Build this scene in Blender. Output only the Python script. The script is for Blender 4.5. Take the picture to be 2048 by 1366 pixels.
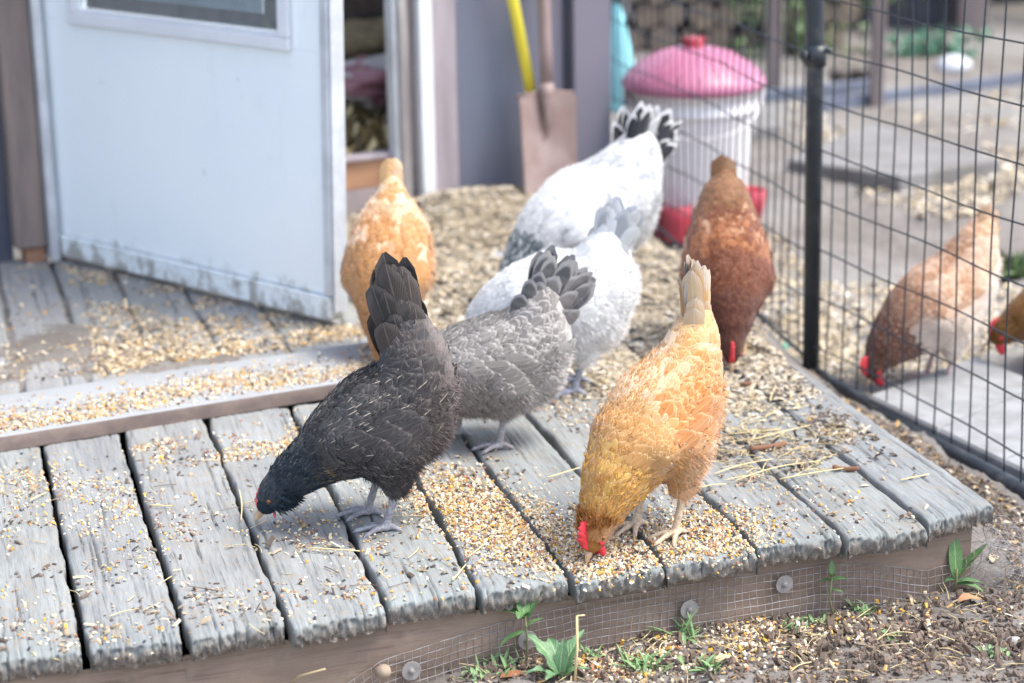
import bpy, math, random
import numpy as np
R_ = math.radians
rng = np.random.default_rng(7)
random.seed(7)
scene = bpy.context.scene
for o in list(bpy.data.objects): bpy.data.objects.remove(o)
COL = scene.collection

# ---------------------------------------------------------------- camera, sky, sun, exposure
FPX, PITCH, ROLL, HC = 4200.0, R_(16.34), R_(-1.0), 1.234
_fw = np.array([0, math.cos(PITCH), -math.sin(PITCH)]); _r0 = np.array([1., 0, 0]); _u0 = np.cross(_r0, _fw)
_R = _r0*math.cos(ROLL) + _u0*math.sin(ROLL); _U = np.cross(_R, _fw)
CAM = np.array([0, 0, HC])
cd = bpy.data.cameras.new('camera'); cam = bpy.data.objects.new('camera', cd); COL.objects.link(cam)
import mathutils
m = mathutils.Matrix(((_R[0], _U[0], -_fw[0], 0), (_R[1], _U[1], -_fw[1], 0), (_R[2], _U[2], -_fw[2], HC), (0, 0, 0, 1)))
cam.matrix_world = m
cd.sensor_width = 36; cd.lens = 36*FPX/2048; cd.clip_start = .05; cd.clip_end = 600
cd.dof.use_dof = True; cd.dof.focus_distance = 3.3; cd.dof.aperture_fstop = 2.9
scene.camera = cam
w = bpy.data.worlds.new("World"); scene.world = w; w.use_nodes = True
SUN_EL, SUN_AZ = R_(60), R_(100)     # elevation; azimuth from +Y towards +X of where the sun stands
nt = w.node_tree; bg = nt.nodes['Background']
sky = nt.nodes.new('ShaderNodeTexSky'); sky.sky_type = 'NISHITA'; sky.sun_disc = False
sky.sun_elevation = SUN_EL; sky.sun_rotation = SUN_AZ; sky.air_density = 1.0; sky.dust_density = 2.5; sky.ozone_density = 1.0
hs = nt.nodes.new('ShaderNodeHueSaturation'); hs.inputs['Saturation'].default_value = .70     # thin bright overcast: a pale sky
nt.links.new(sky.outputs[0], hs.inputs['Color']); nt.links.new(hs.outputs[0], bg.inputs[0]); bg.inputs[1].default_value = .15
sd = bpy.data.lights.new('sun', 'SUN'); sd.energy = 1.4; sd.angle = R_(24); sd.color = (1, .97, .86)
so = bpy.data.objects.new('sun', sd); COL.objects.link(so)
sdir = mathutils.Vector((math.sin(SUN_AZ)*math.cos(SUN_EL), math.cos(SUN_AZ)*math.cos(SUN_EL), math.sin(SUN_EL)))
so.rotation_euler = sdir.to_track_quat('Z', 'Y').to_euler(); so.location = (0, 0, 6)
scene.view_settings.view_transform = 'Standard'; scene.view_settings.look = 'None'
scene.view_settings.exposure = 1.66; scene.view_settings.gamma = 1
scene.cycles.max_bounces = 6; scene.cycles.use_denoising = True

# ---------------------------------------------------------------- helpers
def G(px, py, z=0.):
    """world point on the horizontal plane z that the photograph shows at px, py"""
    d = _fw + _R*(px-1024)/FPX - _U*(py-683)/FPX
    return CAM + d*((z-HC)/d[2])
def onplane(px, py, a, b):
    """(distance along a->b, height) where the pixel meets the vertical plane through a and b"""
    d = _fw + _R*(px-1024)/FPX - _U*(py-683)/FPX
    e = np.array([b[0]-a[0], b[1]-a[1], 0]); L = np.linalg.norm(e); e /= L; n = np.array([-e[1], e[0], 0])
    t = ((np.array([a[0], a[1], 0])-CAM)@n)/(d@n); p = CAM + d*t
    return (p-np.array([a[0], a[1], 0]))@e, p[2]
def unit(v): v = np.asarray(v, float); return v/np.linalg.norm(v)
def tag(o, label=None, cat=None, group=None, kind=None):
    if label: o['label'] = label
    if cat: o['category'] = cat
    if group: o['group'] = group
    if kind: o['kind'] = kind
    return o
def empty(name, loc=(0, 0, 0), rz=0, label=None, cat=None, group=None, kind=None):
    o = bpy.data.objects.new(name, None); COL.objects.link(o); o.location = loc; o.rotation_euler = (0, 0, rz)
    o.empty_display_size = .05
    return tag(o, label, cat, group, kind)
def npmesh(name, V, F, mat, parent=None, attrs=None, smooth=True):
    """F: int array (n,4) or (n,3) or list of such arrays; attrs: name -> (n,3|4) per-vertex array"""
    if not isinstance(F, list): F = [F]
    F = [f for f in F if len(f)]
    me = bpy.data.meshes.new(name)
    V = np.asarray(V, np.float32); me.vertices.add(len(V)); me.vertices.foreach_set('co', V.ravel())
    nl = sum(f.size for f in F); me.loops.add(nl); me.loops.foreach_set('vertex_index', np.concatenate([f.ravel() for f in F]).astype(np.int32))
    tot = np.concatenate([np.full(len(f), f.shape[1], np.int32) for f in F]); st = np.concatenate([[0], np.cumsum(tot)[:-1]]).astype(np.int32)
    me.polygons.add(len(tot)); me.polygons.foreach_set('loop_start', st); me.polygons.foreach_set('loop_total', tot)
    me.polygons.foreach_set('use_smooth', np.full(len(tot), bool(smooth)))
    me.update(calc_edges=True)
    for k, a in (attrs or {}).items():
        a = np.asarray(a, np.float32)
        if a.shape[1] == 4:
            at = me.attributes.new(k, 'FLOAT_COLOR', 'POINT'); at.data.foreach_set('color', a.ravel())
        else:
            at = me.attributes.new(k, 'FLOAT_VECTOR', 'POINT'); at.data.foreach_set('vector', a.ravel())
    me.validate()
    if mat: me.materials.append(mat)
    o = bpy.data.objects.new(name, me); COL.objects.link(o)
    if parent: o.parent = parent
    return o
class MB:
    """collects shapes, builds ONE mesh"""
    def __init__(s): s.V = []; s.Q = []; s.T = []; s.n = 0; s.C = []; s.c = (1, 1, 1, 1)
    def add(s, V, Q=(), T=(), c=None):
        V = np.asarray(V, float).reshape(-1, 3)
        if len(Q): s.Q.append(np.asarray(Q, int)+s.n)
        if len(T): s.T.append(np.asarray(T, int)+s.n)
        s.V.append(V); s.C.append(np.tile(np.array(c or s.c, float), (len(V), 1))); s.n += len(V)
    def hexa(s, P, c=None):       # 8 points: bottom 4, top 4 (same order)
        s.add(P, [(3, 2, 1, 0), (4, 5, 6, 7), (0, 1, 5, 4), (1, 2, 6, 5), (2, 3, 7, 6), (3, 0, 4, 7)], c=c)
    def box(s, x0, x1, y0, y1, z0, z1, M=None, c=None, bev=0):
        if bev:
            b = bev
            pts = []; xs = (x0, x1); ys = (y0, y1); zs = (z0, z1)
            ring = lambda z, i: [(x0+i, y0+b if i == 0 else y0+i), ]
            # rounded-edge box: 3 vertices per corner
            idx = {}
            V = []
            for a, x in enumerate(xs):
                for d, y in enumerate(ys):
                    for e, z in enumerate(zs):
                        sx = b if a == 0 else -b; sy = b if d == 0 else -b; sz = b if e == 0 else -b
                        idx[a, d, e] = len(V); V += [(x, y+sy, z+sz), (x+sx, y, z+sz), (x+sx, y+sy, z)]
            Q = []; T = []
            for a in (0, 1): q = [idx[a, 0, 0], idx[a, 1, 0], idx[a, 1, 1], idx[a, 0, 1]]; Q.append(q if a else q[::-1])
            for d in (0, 1): q = [idx[0, d, 0]+1, idx[1, d, 0]+1, idx[1, d, 1]+1, idx[0, d, 1]+1]; Q.append(q[::-1] if d else q)
            for e in (0, 1): q = [idx[0, 0, e]+2, idx[1, 0, e]+2, idx[1, 1, e]+2, idx[0, 1, e]+2]; Q.append(q if e else q[::-1])
            for d in (0, 1):
                for e in (0, 1): i, j = idx[0, d, e], idx[1, d, e]; q = [i+1, j+1, j+2, i+2]; Q.append(q if d == e else q[::-1])
            for a in (0, 1):
                for e in (0, 1): i, j = idx[a, 0, e], idx[a, 1, e]; q = [i, j, j+2, i+2]; Q.append(q if a != e else q[::-1])
            for a in (0, 1):
                for d in (0, 1): i, j = idx[a, d, 0], idx[a, d, 1]; q = [i, j, j+1, i+1]; Q.append(q if a == d else q[::-1])
            for k, i in idx.items(): t = [i, i+1, i+2]; T.append(t if sum(k) % 2 else t[::-1])
            V = np.array(V, float)
        else:
            V = np.array([(x0, y0, z0), (x1, y0, z0), (x1, y1, z0), (x0, y1, z0), (x0, y0, z1), (x1, y0, z1), (x1, y1, z1), (x0, y1, z1)], float)
            Q = [(3, 2, 1, 0), (4, 5, 6, 7), (0, 1, 5, 4), (1, 2, 6, 5), (2, 3, 7, 6), (3, 0, 4, 7)]; T = []
        if M is not None: V = V@M[0].T + M[1]
        s.add(V, Q, T, c)
    def tube(s, P, r, seg=8, c=None, cap=True):
        P = np.asarray(P, float); n = len(P); r = np.broadcast_to(np.asarray(r, float), (n,))
        d = np.gradient(P, axis=0); d /= np.linalg.norm(d, axis=1)[:, None]+1e-12
        ref = np.array([0, 0, 1.]) if abs(d[0][2]) < .9 else np.array([1., 0, 0])
        V = []
        a = np.arange(seg)*2*math.pi/seg
        b1 = np.cross(d[0], ref); b1 /= np.linalg.norm(b1)
        for i in range(n):
            b1 = b1-d[i]*(b1@d[i]); b1 /= np.linalg.norm(b1)+1e-12; b2 = np.cross(d[i], b1)
            V.append(P[i]+r[i]*(np.cos(a)[:, None]*b1+np.sin(a)[:, None]*b2))
        V = np.concatenate(V); Q = []
        for i in range(n-1):
            for k in range(seg): Q.append((i*seg+k, i*seg+(k+1) % seg, (i+1)*seg+(k+1) % seg, (i+1)*seg+k))
        T = []
        if cap:
            V = np.concatenate([V, P[:1], P[-1:]]); c0 = n*seg
            for k in range(seg): T += [(c0, (k+1) % seg, k), (c0+1, (n-1)*seg+k, (n-1)*seg+(k+1) % seg)]
        s.add(V, Q, T, c)
    def lathe(s, prof, o=(0, 0, 0), seg=32, c=None):
        a = np.arange(seg)*2*math.pi/seg; V = []
        for r, z in prof: V.append(np.stack([r*np.cos(a)+o[0], r*np.sin(a)+o[1], np.full(seg, z+o[2])], 1))
        V = np.concatenate(V); Q = []
        for i in range(len(prof)-1):
            for k in range(seg): Q.append((i*seg+k, i*seg+(k+1) % seg, (i+1)*seg+(k+1) % seg, (i+1)*seg+k))
        s.add(V, Q, c=c)
    def build(s, name, mat, parent=None, smooth=False, col=False):
        F = []
        if s.Q: F.append(np.concatenate(s.Q))
        if s.T: F.append(np.concatenate(s.T))
        return npmesh(name, np.concatenate(s.V), F, mat, parent, {'Col': np.concatenate(s.C)} if col else None, smooth)
# ---- numpy value noise
_perm = rng.integers(0, 2**31, 4096)
def _h(ix, iy, iz): return (_perm[(ix*73856093 ^ iy*19349663 ^ iz*83492791) & 4095] & 0xffff)/65535.
def vnoise(P, f=1.):
    P = np.asarray(P, float)*f
    if P.shape[1] == 2: P = np.concatenate([P, np.zeros((len(P), 1))], 1)
    i = np.floor(P).astype(np.int64); t = P-i; t = t*t*(3-2*t); r = 0
    for a in (0, 1):
        for b in (0, 1):
            for c in (0, 1):
                r = r + _h(i[:, 0]+a, i[:, 1]+b, i[:, 2]+c)*(t[:, 0] if a else 1-t[:, 0])*(t[:, 1] if b else 1-t[:, 1])*(t[:, 2] if c else 1-t[:, 2])
    return r*2-1
def fbm(P, f, o=4):
    return sum(vnoise(P, f*2**k)*.5**k for k in range(o))
def grid_faces(nu, nv):      # vertices indexed i*nv+j
    i, j = np.meshgrid(np.arange(nu-1), np.arange(nv-1), indexing='ij'); a = (i*nv+j).ravel()
    return np.stack([a, a+nv, a+nv+1, a+1], 1)

# ---------------------------------------------------------------- materials
def newmat(name):
    mt = bpy.data.materials.new(name); mt.use_nodes = True; nt = mt.node_tree
    return mt, nt, nt.nodes['Principled BSDF']
def N(nt, t, **k):
    n = nt.nodes.new(t)
    for a, b in k.items():
        if a == 'op': n.operation = b
        elif a == 'blend': n.blend_type = b; n.data_type = 'RGBA'
        else: setattr(n, a, b)
    return n
def mixc(nt, fac, a, b, mode='MIX'):
    n = nt.nodes.new('ShaderNodeMix'); n.data_type = 'RGBA'; n.blend_type = mode
    for s, v in ((0, fac), (6, a), (7, b)):
        if isinstance(v, (int, float)): n.inputs[s].default_value = v
        elif isinstance(v, tuple): n.inputs[s].default_value = (*v, 1) if len(v) == 3 else v
        else: nt.links.new(v, n.inputs[s])
    return n.outputs[2]
def mth(nt, op, a, b=None, c=None, clamp=False):
    n = nt.nodes.new('ShaderNodeMath'); n.operation = op; n.use_clamp = clamp
    for s, v in enumerate((a, b, c)):
        if v is None: continue
        if isinstance(v, (int, float)): n.inputs[s].default_value = v
        else: nt.links.new(v, n.inputs[s])
    return n.outputs[0]
def ramp(nt, fac, lo, hi, a=0., b=1.):
    n = nt.nodes.new('ShaderNodeMapRange'); n.interpolation_type = 'SMOOTHSTEP'
    nt.links.new(fac, n.inputs[0]); n.inputs[1].default_value = lo; n.inputs[2].default_value = hi; n.inputs[3].default_value = a; n.inputs[4].default_value = b
    return n.outputs[0]
def noise(nt, vec, scale, detail=4, rough=.55, stretch=None):
    if stretch is not None:
        mp = nt.nodes.new('ShaderNodeMapping'); mp.inputs['Scale'].default_value = stretch; nt.links.new(vec, mp.inputs[0]); vec = mp.outputs[0]
    n = nt.nodes.new('ShaderNodeTexNoise'); n.inputs['Scale'].default_value = scale; n.inputs['Detail'].default_value = detail; n.inputs['Roughness'].default_value = rough
    nt.links.new(vec, n.inputs['Vector']); return n.outputs[0]
def attr(nt, name):
    n = nt.nodes.new('ShaderNodeAttribute'); n.attribute_name = name; return n
def bump(nt, h, bsdf, strength=.5, dist=.002):
    n = nt.nodes.new('ShaderNodeBump'); n.inputs['Strength'].default_value = strength; n.inputs['Distance'].default_value = dist
    nt.links.new(h, n.inputs['Height']); nt.links.new(n.outputs[0], bsdf.inputs['Normal'])
def objc(nt): return nt.nodes.new('ShaderNodeTexCoord').outputs['Object']
def simple(name, col, col2=None, scale=20, rough=.6, metal=0, bmp=.2, bd=.001, stretch=None, lo=.35, hi=.65, detail=5, spec=.5):
    mt, nt, b = newmat(name); oc = objc(nt)
    n = noise(nt, oc, scale, detail, .6, stretch)
    nt.links.new(mixc(nt, ramp(nt, n, lo, hi), col, col2 or tuple(c*.8 for c in col)), b.inputs['Base Color'])
    b.inputs['Roughness'].default_value = rough; b.inputs['Metallic'].default_value = metal; b.inputs['Specular IOR Level'].default_value = spec
    if bmp: bump(nt, n, b, bmp, bd)
    return mt
def wood(name, c1, c2, dark, rough=.85, useattr=True, grain=1., dirt=None, ends=False):
    """weathered wood; coordinates (across, along, rnd) in metres from attribute fuv"""
    mt, nt, b = newmat(name)
    v = attr(nt, 'fuv').outputs['Vector'] if useattr else objc(nt)
    n1 = noise(nt, v, 1, 5, .65, (240*grain, 9*grain, 31)); n2 = noise(nt, v, 1, 4, .5, (14, 5, 17)); n3 = noise(nt, v, 1, 6, .7, (750*grain, 34*grain, 9))
    c = mixc(nt, ramp(nt, n2, .3, .7), c1, c2)
    c = mixc(nt, ramp(nt, n1, .52, .72, 0, .7), c, dark)
    c = mixc(nt, ramp(nt, n3, .3, .6, .35, 0), c, dark)
    if useattr:
        g = attr(nt, 'Col'); c = mixc(nt, 1., c, g.outputs['Color'], 'MULTIPLY')
    if dirt:
        n4 = noise(nt, v, 1, 6, .7, (38, 30, 3)); c = mixc(nt, ramp(nt, n4, .5, .68, 0, .75), c, dirt)
    h = mth(nt, 'ADD', mth(nt, 'MULTIPLY', n1, .7), mth(nt, 'MULTIPLY', n3, .4))
    if ends:      # sawn, weathered end grain: rough and brownish, no long streaks
        ef = mth(nt, 'SUBTRACT', 1., g.outputs['Alpha']); n5 = noise(nt, v, 1, 6, .75, (330, 330, 5)); n6 = noise(nt, v, 1, 3, .6, (60, 60, 5))
        ce = mixc(nt, ramp(nt, n5, .36, .62), (.085, .07, .06), (.27, .225, .185)); ce = mixc(nt, ramp(nt, n6, .4, .65, 0, .6), ce, (.20, .185, .17)); c = mixc(nt, ef, c, ce)
        h = mth(nt, 'ADD', mth(nt, 'MULTIPLY', h, g.outputs['Alpha']), mth(nt, 'MULTIPLY', mth(nt, 'MULTIPLY', n5, 2.2), ef))
    nt.links.new(c, b.inputs['Base Color']); b.inputs['Roughness'].default_value = rough; b.inputs['Specular IOR Level'].default_value = .25
    bump(nt, h, b, .55, .0016)
    return mt
def speck(name, rough=.6, trans=0.):
    mt, nt, b = newmat(name); g = attr(nt, 'Col'); oc = objc(nt); n = noise(nt, oc, 400, 3)
    nt.links.new(mixc(nt, ramp(nt, n, .3, .7, 0, .25), g.outputs['Color'], mixc(nt, 1., g.outputs['Color'], (.6, .55, .5), 'MULTIPLY')), b.inputs['Base Color'])
    b.inputs['Roughness'].default_value = rough; b.inputs['Specular IOR Level'].default_value = .35
    return mt
M = {}
M['plank'] = wood('weathered_plank', (.280, .292, .290), (.215, .224, .224), (.065, .064, .064), dirt=(.25, .22, .185), ends=True)
M['plank_rear'] = wood('rear_plank', (.285, .292, .29), (.235, .238, .235), (.15, .15, .15), grain=.6, dirt=(.27, .235, .20))
M['crossboard'] = wood('painted_board', (.295, .305, .315), (.26, .268, .275), (.26, .26, .28), grain=.4)
M['board_edge'] = simple('board_edge', (.20, .15, .13), (.15, .115, .105), 30, .8)
M['beam'] = wood('brown_beam', (.27, .20, .155), (.22, .165, .135), (.12, .085, .065), grain=.5, dirt=(.25, .20, .16))
M['speck'] = speck('speck', .5)
M['litter'] = speck('litter', .85)
M['wire'] = simple('black_wire', (.014, .022, .035), (.03, .035, .045), 60, .45, .0, .1)
M['rail'] = simple('black_tube', (.02, .026, .034), (.10, .10, .10), 18, .42, .0, .15, lo=.5, hi=.8)
M['galv'] = simple('galvanised_wire', (.40, .39, .40), (.24, .20, .18), 50, .5, .2, .1)
M['washer'] = simple('dull_washer', (.27, .255, .25), (.20, .185, .18), 60, .6, .1, .2)
# ================================================================ THE DECK
ZG = -.14
deck = empty('wooden_deck', (0, 0, 0), label='low deck of weathered grey planks strewn with feed, under the hens', cat='deck')
gaps = [((-190, 1385), (-235, 935)), ((-8, 1358), (-75, 920)), ((172, 1337), (85, 905)), ((374, 1318), (245, 875)), ((578, 1288), (425, 870)), ((773, 1250), (608, 870)), ((958, 1226), (785, 870)),
        ((1143, 1197), (938, 885)), ((1330, 1167), (1066, 839)), ((1517, 1138), (1300, 885)), ((1690, 1112), (1478, 885)), ((1853, 1086), (1650, 885)), ((1996, 1048), (1500, 665))]
def plank(name, FL, FR, BL, BR, top, mat, seed, nu=60, nv=110, thick=.038, front=True, cracks=16, worn=.0045, parent=deck, tone=1.):
    """one board: corners front-left/right, back-left/right (xy); real cracks cut into its top"""
    r = np.random.default_rng(seed)
    W = np.linalg.norm(FR-FL); L = np.linalg.norm(BL-FL)
    eu = .006
    us = np.concatenate([[0, 0, 0], np.linspace(0, 1, nu), [1, 1, 1]]); du = np.concatenate([[1, .6, .25], np.zeros(nu), [.25, .6, 1]])
    vs = np.linspace(0, 1, nv)**1.25; dv = np.zeros(nv)
    if front: vs = np.concatenate([np.zeros(6), vs]); dv = np.concatenate([[1, .82, .62, .42, .25, .1], dv])
    uu, vv = np.meshgrid(us, vs, indexing='ij'); DU, DV = np.meshgrid(du, dv, indexing='ij')
    base = FL[None, None]*(1-uu[..., None])*(1-vv[..., None])+FR*(uu*(1-vv))[..., None]+BL*((1-uu)*vv)[..., None]+BR*(uu*vv)[..., None]
    x = uu*W; y = vv*L
    dirv = unit(FL-BL)
    # ragged front end
    q = np.stack([x.ravel(), y.ravel()*0+seed, 0*x.ravel()], 1)
    rag = (fbm(q, 60, 4)*.0009).reshape(x.shape)*(1-.8*DV)+(fbm(q+7, 9, 2)*.0045).reshape(x.shape)
    q2 = np.stack([x.ravel(), DV.ravel()*.04+3*seed, 0*x.ravel()], 1)
    endrough = (fbm(q2, 150, 5)*.0060).reshape(x.shape)
    bul = np.sin(np.clip(DV, 0, 1)*math.pi)*.004
    off = np.exp(-y/.05)*rag + np.where(DV > 0, bul+endrough-.006*DV, 0)
    qs = np.stack([y.ravel(), uu.ravel()*0+seed+.5, np.round(uu.ravel())*9], 1)
    side = (fbm(qs, 14, 3)*.0025+fbm(qs, 60, 2)*.0012).reshape(x.shape)*np.where(uu < .5, 1, -1)*np.exp(-np.minimum(x, W-x)/.01)
    P = np.zeros(x.shape+(3,)); latd = unit(FR-FL)
    P[..., :2] = base + dirv[None, None]*off[..., None] + latd*side[..., None]
    edge = np.minimum(x, W-x); z = np.zeros_like(x)
    z -= .0045*np.exp(-edge/.0028)
    z -= worn*np.exp(-y/.006)*(1+.3*np.clip(rag/.01, -1, 1))
    qq = np.stack([x.ravel(), y.ravel(), np.full(x.size, seed*3.1)], 1)
    z += (fbm(qq*np.array([1, .12, 1]), 160, 3)*.0009+fbm(qq, 7, 2)*.0016).reshape(x.shape)
    # cracks
    crk = np.zeros_like(x)
    for k in range(cracks):
        u0 = r.uniform(.04, .96)*W; endc = r.random() < .45 and front
        ln = r.uniform(.05, .32) if endc else r.uniform(.08, .45)
        y0 = -.01 if endc else r.uniform(0, L*.85)
        cx = u0 + .0022*np.sin(y*r.uniform(6, 14)+r.uniform(0, 6)) + .0012*vnoise(np.stack([y.ravel(), np.full(y.size, k+seed*7.)], 1), 60).reshape(y.shape)
        wd = r.uniform(.0006, .0010) if endc else r.uniform(.0007, .0016); dp = r.uniform(.0022, .0055)
        t = np.clip((y-y0)/ln, 0, 1); env = np.where(endc, (1-t), np.sin(t*math.pi))**.7*((y >= y0-.02) & (y <= y0+ln))
        g = np.exp(-((x-cx)/wd)**2)*env; crk = np.maximum(crk, g*dp)
        if endc: P[..., :2] -= dirv[None, None]*(g*.0035*(DV > 0)*(1-.6*DV))[..., None]
    z -= crk*(DU <= 0)
    z -= np.maximum(DU, 0)*thick
    z = np.where(DV > 0, z-(thick-worn)*DV*(1-np.maximum(DU, 0)), z)
    z = np.maximum(z, -thick+.0009*vnoise(np.stack([x.ravel(), np.full(x.size, seed*5.)], 1), 60).reshape(x.shape)); z += r.uniform(-.0015, .0015)
    P[..., 2] = top + z
    fuv = np.stack([x, y-DV*.04, np.full_like(x, seed*.77)], -1).reshape(-1, 3)
    tn = tone*r.uniform(.93, 1.07); shade = np.ones(x.shape)*tn
    c = np.stack([shade, shade*r.uniform(.98, 1.01), shade*r.uniform(.97, 1.02), np.ones_like(shade)], -1)
    d = (crk/.005)[..., None]; c[..., :3] *= 1-.72*np.clip(d, 0, 1)
    ends = np.clip(DV*1.5-.05+.35*np.clip(endrough/.003, -1, 1)*(DV > 0), 0, 1)[..., None]; c[..., 3] = 1-ends[..., 0]
    g2 = np.exp(-y/.05)[..., None]*(1-ends); c[..., :3] *= 1-g2*np.array([.10, .06, .06])
    f = grid_faces(*x.shape)
    return npmesh(name, P.reshape(-1, 3), f, mat, parent, {'fuv': fuv, 'Col': np.clip(c, 0, 1.5).reshape(-1, 4)})
def lineto(F, B, t): return F+(B-F)*t
FP = []; BP = []
for i, (a, b) in enumerate(gaps):
    f_ = G(a[0], a[1], -.034)[:2]; b_ = G(b[0], b[1], 0)[:2]
    d = unit(b_-f_); FP.append(f_)
    if i == 12: BP.append(f_+d*1.22)
    else:
        BP.append(f_+d*(np.linalg.norm(b_-f_)+.17 if i <= 5 else 1.30))
        if i == 6: BP[-1] = f_+d*1.15
gw = .0105
PLANKS = []
for i in range(len(gaps)-1):
    l = unit(FP[i+1]-FP[i]); g0 = gw*rng.uniform(.35, .6); g1 = gw*rng.uniform(.35, .6)
    sh = 1 if i < 5 else 0
    FL, FR, BL, BR = FP[i]+l*g0, FP[i+1]-l*g1, BP[i]+l*g0, BP[i+1]-l*g1
    if i == 5: BR = FR + unit(BP[i+1]-FP[i+1])*np.linalg.norm(BL-FL)
    d = unit(BL-FL); jog = rng.uniform(-.010, .010)
    plank('plank', FL+d*jog, FR+d*jog, BL, BR, 0., M['plank'], i+1, cracks=[14, 9, 20, 15, 14, 9, 8, 9, 14, 15, 20, 30][i])
# rear planks, behind the cross board
pd = unit(BP[2]-FP[2])
wall0, wall1 = G(100, 512, 0)[:2], G(845, 420, 0)[:2]; wdir = unit(wall1-wall0); wn = np.array([wdir[1], -wdir[0]])   # wn points towards the camera
def towall(p, d, off=.0):
    # distance along d until the wall line
    A = np.array([[d[0], -wdir[0]], [d[1], -wdir[1]]]); s = np.linalg.solve(A, wall0+wn*off-p); return p+d*s[0]
xs_ = [-235, -95, 48, 185, 322, 462, 600, 740, 885]
for i in range(len(xs_)-1):
    y_ = lambda x: 770-(x)*.13
    a = G(xs_[i]+6, y_(xs_[i])+40, 0)[:2]; b = G(xs_[i+1]-5, y_(xs_[i+1])+40, 0)[:2]
    plank('plank', a, b, towall(a, pd, -.01), towall(b, pd, -.01), -.002, M['plank_rear'], 40+i, nu=36, nv=60, cracks=12, front=False, worn=0)
# cross board with its brown sawn edge
CB0, CB1 = G(0, 905, 0)[:2], G(640, 801, 0)[:2]; cdir = unit(CB1-CB0); CB0 = CB0-cdir*.5; CB1 = CB0+cdir*1.62
CBt0 = G(0, 785, .032)[:2]; wcb = abs(np.cross(cdir, CBt0-CB0)); cn = np.array([-cdir[1], cdir[0]])
P0, P1, P2, P3 = CB0, CB1, CB1+cn*(wcb-.03), CB0+cn*wcb
nu_, nv_ = 40, 160
uu, vv = np.meshgrid(np.linspace(0, 1, nu_), np.linspace(0, 1, nv_), indexing='ij')
Pm = P0*((1-uu)*(1-vv))[..., None]+P1*((1-uu)*vv)[..., None]+P3*(uu*(1-vv))[..., None]+P2*(uu*vv)[..., None]
Lc = np.linalg.norm(P1-P0); xx = uu*wcb; yy = vv*Lc
zz = .032 - .004*np.exp(-np.minimum(xx, wcb-xx)/.004)+fbm(np.stack([xx.ravel(), yy.ravel()*.2], 1), 30, 3).reshape(xx.shape)*.0008
V = np.concatenate([Pm, zz[..., None]], -1).reshape(-1, 3)
n_ = len(V); low = V.reshape(nu_, nv_, 3)
co = empty('cross_board', (0, 0, 0)); co.parent = deck
npmesh('board_top', V, grid_faces(nu_, nv_)[:, ::-1], M['crossboard'], co, {'fuv': np.stack([xx, yy, xx*0], -1).reshape(-1, 3), 'Col': np.ones((n_, 4))})
e = MB()
ring = [P0, P1, P2, P3]; k = len(ring)
for i in range(4):
    a, b = ring[i], ring[(i+1) % 4]; nseg = 60 if i % 2 == 0 else 6; t = np.linspace(0, 1, nseg)[:, None]; L2 = a+(b-a)*t
    nn = -np.array([-(b-a)[1], (b-a)[0]])/np.linalg.norm(b-a); wob = (vnoise(np.concatenate([L2, t*0], 1), 22)*.0012+.001)[:, None]
    rows = [np.concatenate([L2+nn*(wob if q else 0)*1., np.full((nseg, 1), z)], 1) for z, q in ((.0283, 0), (.026, 1), (.012, 1), (.0012, 1))]
    V = np.stack(rows).reshape(-1, 3); e.add(V, grid_faces(4, nseg)[:, ::-1])
e.build('board_edge', M['board_edge'], co, True)
# fascia beam along the front
fdir = unit(FP[-1]-FP[1]); fn = np.array([-fdir[1], fdir[0]])       # fn points back under the deck
segs = []
SB = .022
def beamgrid(A, B, z0, z1, nx, nz):
    t = np.linspace(0, 1, nx)[:, None]; L = A+(B-A)*t; zs = np.linspace(z1, z0, nz)
    V = np.zeros((nx, nz, 3)); V[..., :2] = L[:, None]; V[..., 2] = zs[None]
    dist = np.linalg.norm(B-A)*t[:, 0]
    q = np.stack([np.repeat(dist*.25, nz), np.tile(zs, nx), np.zeros(nx*nz)], 1)
    V[..., :2] -= fn*(fbm(q, 40, 4).reshape(nx, nz)*.0022)[..., None]
    fuv = np.stack([np.broadcast_to(zs[None], (nx, nz)), np.broadcast_to(dist[:, None], (nx, nz)), np.full((nx, nz), 3.3)], -1).reshape(-1, 3)
    return V.reshape(-1, 3), grid_faces(nx, nz), fuv
front_pts = [FP[0]-unit(FP[1]-FP[0])*.3, FP[3], FP[8], FP[12]-fdir*.035]
BV = []; BF = []; BU = []; nn = 0
for i in range(3):
    V, F, U_ = beamgrid(front_pts[i]+fn*SB, front_pts[i+1]+fn*SB, -.235, -.0385, 260, 26); BV.append(V); BF.append(F+nn); BU.append(U_); nn += len(V)
e_ = front_pts[3]+fn*SB; V, F, U_ = beamgrid(e_, e_+unit(BP[12]-FP[12])*1.15, -.235, -.0385, 40, 12); BV.append(V); BF.append(F+nn); BU.append(U_)
BV = np.concatenate(BV); npmesh('fascia_beam', BV, np.concatenate(BF), M['beam'], deck, {'fuv': np.concatenate(BU), 'Col': np.ones((len(BV), 4))})
# rusty nail heads over the joist
M['nail'] = simple('rusty_nail', (.07, .045, .04), (.12, .075, .06), 200, .7, .2, .2)
for i in range(1, 12):
    for f in ((.3, .72) if i % 3 else (.5,)):
        p = FP[i]+(FP[i+1]-FP[i])*(f+rng.uniform(-.05, .05))+pd*(.075+rng.uniform(-.012, .012)); b_ = MB(); b_.lathe([(.0001, .0012), (.0028, .0010), (.0036, .0), (.0036, -.004)], (p[0], p[1], .0003), 12); b_.build('nail', M['nail'], deck, True)
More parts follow.
